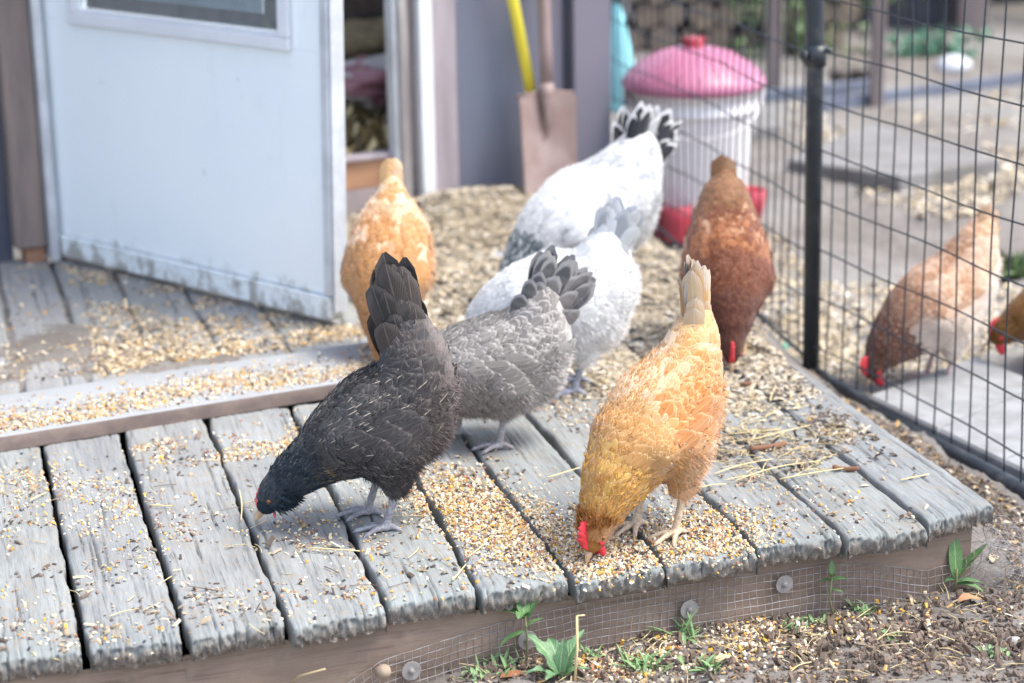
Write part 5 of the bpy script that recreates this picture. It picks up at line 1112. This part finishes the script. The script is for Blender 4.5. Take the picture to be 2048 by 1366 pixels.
        vv, uu_, ff = strip_feather(b0, d, nrm, LL, tl['W']*sc*rg.uniform(.9, 1.12), -tl['curve'], rg); c = np.array(tl['cols'][j_ % len(tl['cols'])])*rg.uniform(.85, 1.15)
        Vs.append(vv); Us.append(uu_); Fs.append(ff+k0); k0 += len(vv); Cs.append(np.tile([*np.clip(c, 0, 1), .12], (len(vv), 1)))
    # coverts: shorter broad feathers stepping down over the tail root
    nc_ = tl.get('nc', 46); cc_ = tl.get('ccols', tl['cols'])
    for j_ in range(nc_):
        q_ = j_/nc_; f = rg.random(); s = 1 if j_ % 2 else -1; am = (tl['a0']+tl['a1'])/2; ang = R_(am+(tl['a1']-tl['a0'])*(f-.5)*.8); d = np.array([math.cos(ang), s*(.03+.05*q_)*(1-.9*tl.get('flat', 0.)), math.sin(ang)]); LL = tl['L']*sc*(.78-.34*q_)*rg.uniform(.9, 1.1)
        mid_ = np.array([math.cos(R_(am)), 0, math.sin(R_(am))]); perp = np.array([-mid_[2], 0, mid_[0]])
        b0 = bs+mid_*(.18-.36*q_)*tl['L']*sc+perp*(f-.5)*tl.get('cw', .055)*(.5+.6*q_)*sc+np.array([0, s*(.011+.010*q_+rg.uniform(0, .003))*(1-.6*tl.get('flat', 0.)), 0])*sc; fl8 = tl.get('flat', 0.); nrm = np.array([0, s*(1-fl8), 0])+perp*(f-.5)*1.1-perp*fl8
        vv, uu_, ff = strip_feather(b0, d, nrm, LL, tl['W']*sc*rg.uniform(.75, 1.), -.02, rg); c = np.array(cc_[j_ % len(cc_)])*rg.uniform(.85, 1.15); Vs.append(vv); Us.append(uu_); Fs.append(ff+k0); k0 += len(vv); Cs.append(np.tile([*np.clip(c, 0, 1), .1], (len(vv), 1)))
    npmesh('tail', np.concatenate(Vs), np.concatenate(Fs), tl.get('mat', fm), root, {'fuv': np.concatenate(Us), 'Col': np.concatenate(Cs)})
    # head furniture
    hp_ = sp_.P[0]; hc_ = sp_.P[1]; hd = unit(hp_-hc_); up = np.array([-hd[2], 0, hd[0]]); r0 = sp_.r[0]
    def reach(p, d):      # distance from p to the skin along d
        t = np.linspace(0, .06*sc, 60); f = sdf(p+t[:, None]*d); i = np.argmax(f > 0); return t[i]
    ru_, rf_, rs_ = reach(hp_, up), reach(hp_, hd), reach(hp_*.55+hc_*.45, np.array([0, 1., 0]))
    b_ = MB(); t0 = hp_+hd*(rf_-.003*sc); tip = t0+hd*.021*sc-up*.003*sc; b_.tube([t0-hd*.004, t0+hd*.006*sc+up*.001, t0+hd*.015*sc-up*.0005, tip], [.0062*sc, .0052*sc, .003*sc, .0006], 10); b_.tube([t0-up*.004*sc-hd*.003, t0-up*.004*sc+hd*.008*sc, t0-up*.0035*sc+hd*.014*sc], [.0040*sc, .003*sc, .0006], 8)
    b_.V = [v for v in b_.V]; b_.build('beak', M['beak'], root, True)
    for s in (1, -1):
        e = hp_*.55+hc_*.45+up*.004*sc; b_ = MB(); b_.lathe([(max(1e-4, math.sin(a_)*.0040*sc), -math.cos(a_)*.0040*sc) for a_ in np.linspace(0, math.pi, 8)], e+np.array([0, s*(rs_+.0004*sc), 0]), 12); b_.build('eye', M['eye'], root, True)
    if comb:
        H, Lr = combs; b_ = MB(); pts = []; nn_ = 17; x0 = -.010*sc; x1 = .024*sc
        up_at = lambda x: hp_+hd*x
        ring = [hp_+hd*(x1-(x1-x0)*0)+up*r0*.2]
        V = []; cols_ = 22
        for i in range(cols_):
            t = i/(cols_-1); q0 = hp_+hd*(rf_*.75*(1-t)-.030*sc*t); base_ = q0+up*(reach(q0, up)-.002*sc); hh = H*sc*math.sin(max(.02, t)**.8*math.pi)**.6*(1-.30*abs(math.sin(t*math.pi*5))); lean = rg.uniform(-.0015, .0015)*0+Lr*hh*.35*math.sin(t*3)
            for j_ in range(5): q = j_/4; V.append(base_+up*(hh*q)+np.array([0, 1, 0])*lean*q-hd*hh*.15*q)
        V = np.array(V); th = np.tile([.0055, .0048, .004, .003, .0014], cols_)[:, None]*sc*np.array([[0, 1, 0]]); F = grid_faces(cols_, 5); n_ = len(V); b_.add(np.concatenate([V+th, V-th]), np.concatenate([F[:, ::-1], F+n_]))
        rim = [i*5+4 for i in range(cols_)]; b_.add(np.concatenate([(V+th)[rim], (V-th)[rim]]), [(i, i+1, i+1+cols_, i+cols_) for i in range(cols_-1)]); b_.build('comb', M[comb], root, True)
        for s in (1, -1):
            b_ = MB(); c0 = hp_+hd*rf_*.35-up*(reach(hp_, -up)-.002)+np.array([0, s*.006*sc, 0]); pf_ = [(max(1e-4, math.sin(a_)), -math.cos(a_)) for a_ in np.linspace(0, math.pi, 9)]; b_.lathe(pf_, seg=10); k = np.stack([hd, np.array([0, 1., 0]), -up*.7-np.array([0, 0, .5])]); b_.V = [(v*np.array([.007, .0035, .011])*sc*wat)@k+c0-up*.004*sc for v in b_.V]; b_.build('wattle', M[comb], root, True)
            if muff: continue
            b_ = MB(); b_.lathe(pf_, seg=10); b_.V = [v*np.array([.0075, .0016, .006])*sc+(hp_*.75+hc_*.25)+np.array([0, s*(rs_-.001*sc), 0]) for v in b_.V]; b_.build('face_skin', M[comb], root, True)
    # legs
    for s, f in ((1, feet[0]), (-1, feet[1])):
        f = np.array(f)*sc; hk = np.array([f[0]+legx*sc, f[1], .074*sc]); an = np.array([f[0], f[1], .012*sc]); p_ = [(*hk, *(hk*.35+an*.65), .0072*sc, .0056*sc), (*(hk*.35+an*.65), *an, .0056*sc, .0068*sc)]
        for az, ln in ((.0, .046), (.62, .038), (-.62, .038), (3.0, .020)):
            d = np.array([math.cos(az), math.sin(az), 0]); m1 = an+d*ln*.5*sc+np.array([0, 0, -.001*sc]); e1 = an+d*ln*sc; e1[2] = .0042*sc; m1[2] = .0095*sc; cl = e1+d*.008*sc; cl[2] = .0015*sc
            p_ += [(*(an-[0, 0, .004*sc]), *m1, .0052*sc, .0042*sc), (*m1, *e1, .0044*sc, .0034*sc), (*e1, *cl, .0026*sc, .0008*sc)]
        ls = SDF(p_, .0011*sc); V, Q = ls.mesh(.0019*sc); npmesh('leg', V, Q, fm_leg(legcol), root)
    return root
_lc = {}
def fm_leg(c):
    if c not in _lc:
        mt, nt, b = newmat('leg_skin'); oc = objc(nt); v = nt.nodes.new('ShaderNodeTexVoronoi'); v.inputs['Scale'].default_value = 260; nt.links.new(oc, v.inputs['Vector']); n = noise(nt, oc, 60, 4)
        k = mixc(nt, ramp(nt, n, .35, .65), c[0], c[1]); k = mixc(nt, ramp(nt, v.outputs['Distance'], .3, .75, 0, .45), k, tuple(x*.45 for x in c[1])); nt.links.new(k, b.inputs['Base Color']); b.inputs['Roughness'].default_value = .55; bump(nt, v.outputs['Distance'], b, -.6, .0008); _lc[c] = mt
    return _lc[c]
M['beak'] = simple('beak_horn', (.55, .38, .24), (.42, .26, .17), 60, .4, 0, .1)
def mixk(a, b, k): k = np.clip(k, 0, 1)[:, None]; return a*(1-k)+b*k
def cst(n, c): return np.tile(np.array(c, float), (n, 1))
def sm(x, a, b): t = np.clip((x-a)/(b-a), 0, 1); return t*t*(3-2*t)
def spot(P, f, seed, lo, hi): return sm(fbm(P+seed, f, 3), lo, hi)

# ---- 1: charcoal hen, side on, pecking at the left
def c1(s, g, P, u, rg):
    n = len(s); c = cst(n, (.038, .036, .039)); c = mixk(c, cst(n, (.020, .031, .044)), 1-sm(s, .20, .36)); c = mixk(c, cst(n, (.066, .050, .046)), sm(s, .5, .7)*sm(-g[:, 2], -.5, .3)); c = mixk(c, cst(n, (.16, .13, .125)), sm(s, .62, .8)*sm(-g[:, 0], .2, .8))
    c = mixk(c, cst(n, (.24, .15, .07)), .8*sm(s, .22, .3)*(1-sm(s, .34, .42))*sm(-g[:, 2], -.1, .5)*(u > .8)); return c, .75*((s > .16) & (s < .66)).astype(float)*.9
F1 = feather_mat('charcoal_feather', lace=(.095, .084, .08), lacew=.55, shaft=(.62, .54, .42), shaftw=.05, sheen=.15, rough=.6)
S1 = [(.190, .042, .016), (.172, .064, .021), (.143, .092, .028), (.108, .116, .036), (.062, .148, .057), (.008, .173, .079), (-.032, .190, .071), (-.056, .236, .053), (-.054, .284, .045), (-.048, .328, .028)]
hen(772, 1048, 0, 184, 1.0, S1, c1, F1, 'charcoal black hen with upright tail pecking at the left, side on', seed=11, n=5200, sy=.86, tail=dict(a0=70, a1=88, L=.160, W=.046, n=14, base=(-.046, 0, .285), cw=.074, round=1.,  cols=[(.036, .031, .030), (.045, .038, .036)], ccols=[(.045, .038, .036), (.055, .044, .040), (.038, .035, .035)], nc=30, curve=.05),
    comb='combpink', combs=(.008, .2), wat=.35, shaftp=.22, muff=1, fluffcol=(.16, .13, .125), legcol=((.36, .36, .39), (.27, .26, .29)), feet=((.0, .034, 0), (.028, -.040, 0)), fl=1.3)
# ---- 2: grey laced hen behind it
def c2(s, g, P, u, rg):
    n = len(s); c = cst(n, (.205, .19, .18)); c = mixk(c, cst(n, (.165, .15, .145)), sm(s, .55, .85)); c = mixk(c, cst(n, (.27, .235, .22)), sm(-g[:, 2], .1, .7)); c = mixk(c, cst(n, (.46, .43, .42)), sm(s, .55, .75)*sm(-g[:, 0], .35, .9)); return c, s*0
F2 = feather_mat('grey_feather', lace=(.42, .395, .38), lacew=.6, shaft=(.5, .46, .42), shaftw=.2, bar=.0)
F2t = feather_mat('grey_tail', lace=(.42, .40, .39), lacew=.6, shaft=(.2, .2, .2), shaftw=.1, bar=.10, er=(.52, .75))
S2 = [(.205, .045, .018), (.188, .072, .024), (.155, .102, .038), (.115, .128, .056), (.06, .142, .074), (.0, .152, .082), (-.05, .168, .076), (-.080, .205, .056), (-.088, .248, .038), (-.094, .280, .022)]
hen(990, 885, 0, 186, .97, S2, c2, F2, 'silvery grey laced hen standing behind the charcoal hen, head hidden', seed=12, n=4600, sy=.9, tail=dict(a0=98, a1=146, L=.145, W=.036, n=14, base=(-.078, 0, .225), cw=.07,  cols=[(.055, .06, .066), (.08, .08, .085)], ccols=[(.20, .18, .175), (.15, .14, .14), (.11, .105, .105)], nc=30, mat=F2t, round=.3),
    comb='combpink', combs=(.008, .2), fluffcol=(.56, .52, .50), legcol=((.36, .37, .41), (.30, .26, .26)), feet=((-.005, .040, 0), (.065, -.045, 0)), fl=1.4, lift=.08, legx=-.01)
# ---- 3: buff hen, front right
def c3(s, g, P, u, rg):
    n = len(s); c = cst(n, (.45, .235, .085)); c = mixk(c, cst(n, (.42, .20, .05)), 1-sm(s, .30, .42)); c = mixk(c, cst(n, (.54, .32, .085)), sm(s, .10, .2)*(1-sm(s, .28, .40))*(u > .5)); c = mixk(c, cst(n, (.36, .155, .045)), 1-sm(s, .05, .11)); c = mixk(c, cst(n, (.60, .45, .32)), .85*sm(s, .40, .5)*sm(g[:, 0]*0+u, .35, .6)*sm(g[:, 2], -.4, .2))
    c = mixk(c, cst(n, (.42, .16, .04)), .9*sm(np.abs(g[:, 1]), .45, .75)*sm(s, .46, .54)*(1-sm(s, .66, .74))); c = mixk(c, cst(n, (.60, .38, .23)), .8*sm(-g[:, 2], -.1, .5)*sm(s, .42, .56)); c = mixk(c, cst(n, (.48, .28, .11)), .8*sm(s, .80, .92)); return c, s*0
F3 = feather_mat('buff_feather', lace=(.62, .42, .22), lacew=.42, shaft=(.70, .52, .30), shaftw=.22, sheen=.3)
F3t = feather_mat('buff_tail', lace=(.50, .42, .35), lacew=.5, shaft=(.55, .48, .42), shaftw=.4)
S3 = [(.160, .030, .016), (.148, .055, .021), (.131, .086, .031), (.106, .120, .046), (.066, .158, .063), (.012, .187, .077), (-.034, .210, .073), (-.066, .256, .050), (-.084, .300, .036), (-.094, .332, .020)]
hen(1318, 1064, 0, 226, 1.0, S3, c3, F3, 'golden buff hen bending down to the spilled feed at the front edge', seed=13, n=6000, sy=.88, tail=dict(a0=80, a1=98, L=.150, W=.034, n=9, base=(-.084, 0, .290), spread=-.02, flat=.35, cw=.045,  cols=[(.30, .26, .24), (.25, .235, .24), (.40, .32, .25)], ccols=[(.46, .28, .12), (.50, .36, .22), (.40, .22, .085)], nc=26, mat=F3t, curve=.0),
    comb='comb', combs=(.036, .8), wat=1.2, crest=1, fluffcol=(.62, .42, .26), legcol=((.66, .52, .36), (.56, .42, .30)), feet=((.0, .034, 0), (.012, -.036, 0)), fl=1.2)
# ---- 4: big light hen with dark neck and barred tail, by the feeder
def c4(s, g, P, u, rg):
    n = len(s); c = cst(n, (.62, .62, .625)); c = mixk(c, cst(n, (.05, .075, .09)), (1-sm(s, .34, .44))*(u > .28)*.95); c = mixk(c, cst(n, (.30, .31, .33)), .8*sm(s, .58, .70)*spot(P, 45, 3., -.1, .35)*(u > .25)); return c, s*0
F4 = feather_mat('white_feather', lace=(.72, .72, .72), lacew=.4, shaft=(.7, .7, .7), shaftw=.1); F4n = F4
F4t = feather_mat('pied_tail', lace=(.72, .72, .72), lacew=.9, shaft=(.1, .1, .1), shaftw=.1, er=(.64, .74))
S4 = [(.235, .03, .020), (.215, .060, .027), (.185, .10, .042), (.15, .14, .058), (.095, .175, .088), (.03, .20, .108), (-.035, .225, .098), (-.075, .272, .078), (-.10, .312, .058), (-.115, .345, .036)]
hen(1190, 612, -.01, 208, 1.0, S4, c4, F4, 'large white hen with dark neck hackles and black and white barred tail', seed=14, n=3600, sy=.95, tail=dict(a0=72, a1=158, L=.165, W=.036, n=18, base=(-.096, 0, .290), cw=.05,  cols=[(.018, .02, .026), (.025, .027, .034)], ccols=[(.5, .5, .5), (.03, .03, .035), (.04, .04, .045)], nc=18, mat=F4t, spread=.1),
    comb='comb', fluffcol=(.66, .66, .66), legcol=((.40, .40, .44), (.32, .32, .36)), fl=1.)
# ---- 5: white hen
def c5(s, g, P, u, rg):
    n = len(s); c = cst(n, (.68, .67, .66)); c = mixk(c, cst(n, (.10, .10, .11)), sm(s, .20, .26)*(1-sm(s, .30, .36))*(u > 2)); c = mixk(c, cst(n, (.74, .68, .62)), .4*sm(-g[:, 2], .2, .8)); return c, s*0
S5 = [(.190, .080, .018), (.176, .105, .025), (.155, .132, .040), (.122, .155, .055), (.080, .172, .070), (.03, .182, .084), (-.02, .178, .084), (-.055, .215, .064), (-.068, .262, .044), (-.075, .300, .025)]
hen(1140, 780, 0, 172, 1.0, S5, c5, F4, 'white hen with pale grey tail standing between the grey and the barred tailed hens', seed=15, n=3600, sy=.95, tail=dict(a0=92, a1=128, L=.125, W=.034, n=10, base=(-.066, 0, .262),  cols=[(.44, .45, .47), (.34, .35, .37)], ccols=[(.64, .64, .64), (.46, .46, .48), (.62, .62, .62)], nc=44, mat=F4, spread=.1),
    comb='comb', fluffcol=(.70, .67, .65), legcol=((.42, .44, .52), (.34, .34, .40)), fl=1.4, feet=((-.012, .03, 0), (-.01, -.05, 0)))
# ---- 6: orange hen by the door
def c6(s, g, P, u, rg):
    n = len(s); c = cst(n, (.40, .19, .07)); c = mixk(c, cst(n, (.62, .46, .34)), .9*sm(s, .64, .70)*(1-sm(s, .76, .80))*sm(u, .2, .5)); c = mixk(c, cst(n, (.66, .48, .34)), .85*(spot(P, 38, 4., .25, .45))*sm(s, .45, .5)); c = mixk(c, cst(n, (.66, .44, .25)), sm(s, .85, .95)); c = mixk(c, cst(n, (.60, .38, .22)), sm(-g[:, 2], .1, .7)); return c, s*0
F6 = feather_mat('orange_feather', lace=(.72, .46, .24), lacew=.35, shaft=(.8, .6, .4), shaftw=.15)
S6 = [(.150, .020, .018), (.140, .048, .023), (.118, .080, .036), (.092, .112, .052), (.055, .150, .072), (.01, .185, .084), (-.036, .222, .078), (-.066, .272, .052), (-.078, .308, .026), (-.084, .345, .018)]
hen(784, 690, .032, 266, .93, S6, c6, F6, 'orange hen with pale saddle feathers facing the camera beside the open door', seed=16, n=3200, sy=.97, tail=dict(a0=86, a1=98, L=.100, W=.038, n=8, base=(-.078, 0, .300), spread=-.045, flat=1., cw=.03,  cols=[(.72, .56, .42), (.66, .46, .30)], ccols=[(.62, .38, .18), (.70, .52, .36)], nc=30, curve=0), comb='comb', fluffcol=(.7, .5, .32), legcol=((.60, .46, .30), (.5, .38, .26)), fl=.7)
# ---- 7: red brown hen
def c7(s, g, P, u, rg):
    n = len(s); c = cst(n, (.14, .038, .015)); c = mixk(c, cst(n, (.085, .026, .018)), (1-sm(s, .20, .44))); c = mixk(c, cst(n, (.32, .115, .04)), .85*sm(s, .42, .5)*(1-sm(s, .56, .64))*(u > .35)); c = mixk(c, cst(n, (.52, .32, .20)), .8*sm(s, .48, .54)*(1-sm(s, .64, .70))*(u > .82)); c = mixk(c, cst(n, (.20, .095, .045)), sm(s, .62, .75)); return c, s*0
F7 = feather_mat('red_brown_feather', lace=(.34, .15, .07), lacew=.35, shaft=(.5, .32, .2), shaftw=.15)
S7 = [(.157, .030, .014), (.146, .056, .019), (.126, .086, .030), (.100, .114, .046), (.060, .144, .068), (.01, .172, .080), (-.04, .205, .076), (-.078, .252, .058), (-.098, .298, .040), (-.108, .345, .018)]
hen(1452, 698, 0, 268, .99, S7, c7, F7, 'dark red brown hen facing the camera, pecking near the fence post', seed=17, n=4400, sy=.96, tail=dict(a0=86, a1=98, L=.085, W=.040, n=8, base=(-.100, 0, .305), spread=-.045, flat=1., cw=.03,  cols=[(.26, .14, .07), (.32, .20, .12)], ccols=[(.24, .12, .06), (.30, .16, .08)], nc=40, curve=0), comb='comb', combs=(.015, .3), legcol=((.5, .36, .2), (.4, .3, .18)), fl=.8, fluffcol=(.30, .17, .10))
# ---- 8: tan and white hen behind the fence
def c8(s, g, P, u, rg):
    n = len(s); c = cst(n, (.36, .20, .12)); c = mixk(c, cst(n, (.13, .055, .038)), 1-sm(s, .34, .44)); c = mixk(c, cst(n, (.70, .62, .55)), sm(-g[:, 2], -.35, .1)*sm(s, .30, .45)); c = mixk(c, cst(n, (.58, .43, .33)), .6*spot(P, 22, 9., .0, .3)*sm(s, .4, .5)); c = mixk(c, cst(n, (.42, .24, .14)), sm(s, .85, .93)); return c, s*0
F8 = feather_mat('tan_feather', lace=(.66, .48, .36), lacew=.4, shaft=(.7, .55, .4), shaftw=.15)
S8 = [(.178, .05, .017), (.164, .078, .022), (.140, .105, .038), (.108, .130, .055), (.06, .160, .076), (.01, .185, .088), (-.04, .215, .078), (-.075, .265, .060), (-.095, .312, .042), (-.110, .345, .030)]
hen(1872, 765, ZG, 205, .94, S8, c8, F8, 'tan and cream hen pecking behind the wire fence beside the pavers', seed=18, n=3200, sy=.95, tail=dict(a0=94, a1=118, L=.105, W=.036, n=10, base=(-.098, 0, .305),  cols=[(.44, .27, .16), (.36, .22, .13)], ccols=[(.5, .3, .18), (.4, .24, .14)], nc=36), comb='comb', combs=(.032, .4), wat=1.8, fluffcol=(.74, .66, .58), legcol=((.56, .42, .40), (.46, .34, .32)), fl=.7)
# ---- 9: golden brown hen at the right edge
def c9(s, g, P, u, rg):
    n = len(s); c = cst(n, (.22, .105, .030)); c = mixk(c, cst(n, (.14, .06, .02)), .6*spot(P, 30, 2., -.1, .3)); return c, s*0
F9 = feather_mat('golden_feather', lace=(.34, .18, .06), lacew=.4, shaft=(.4, .25, .1), shaftw=.1)
S9 = [(.215, .085, .018), (.195, .10, .024), (.155, .122, .040), (.112, .142, .056), (.06, .160, .076), (.01, .178, .086), (-.04, .21, .078), (-.075, .262, .060), (-.095, .312, .042), (-.11, .345, .030)]
hen(2185, 742, ZG, 182, 1.0, S9, c9, F9, 'golden brown hen cut off by the right edge of the photo, red wattles showing', seed=19, n=2600, sy=.95, tail=dict(a0=80, a1=110, L=.10, W=.03, n=10, cols=[(.20, .1, .04)], nc=30), comb='comb', combs=(.016, .4), wat=1.5, legcol=((.5, .4, .25), (.4, .3, .2)), fl=.5)
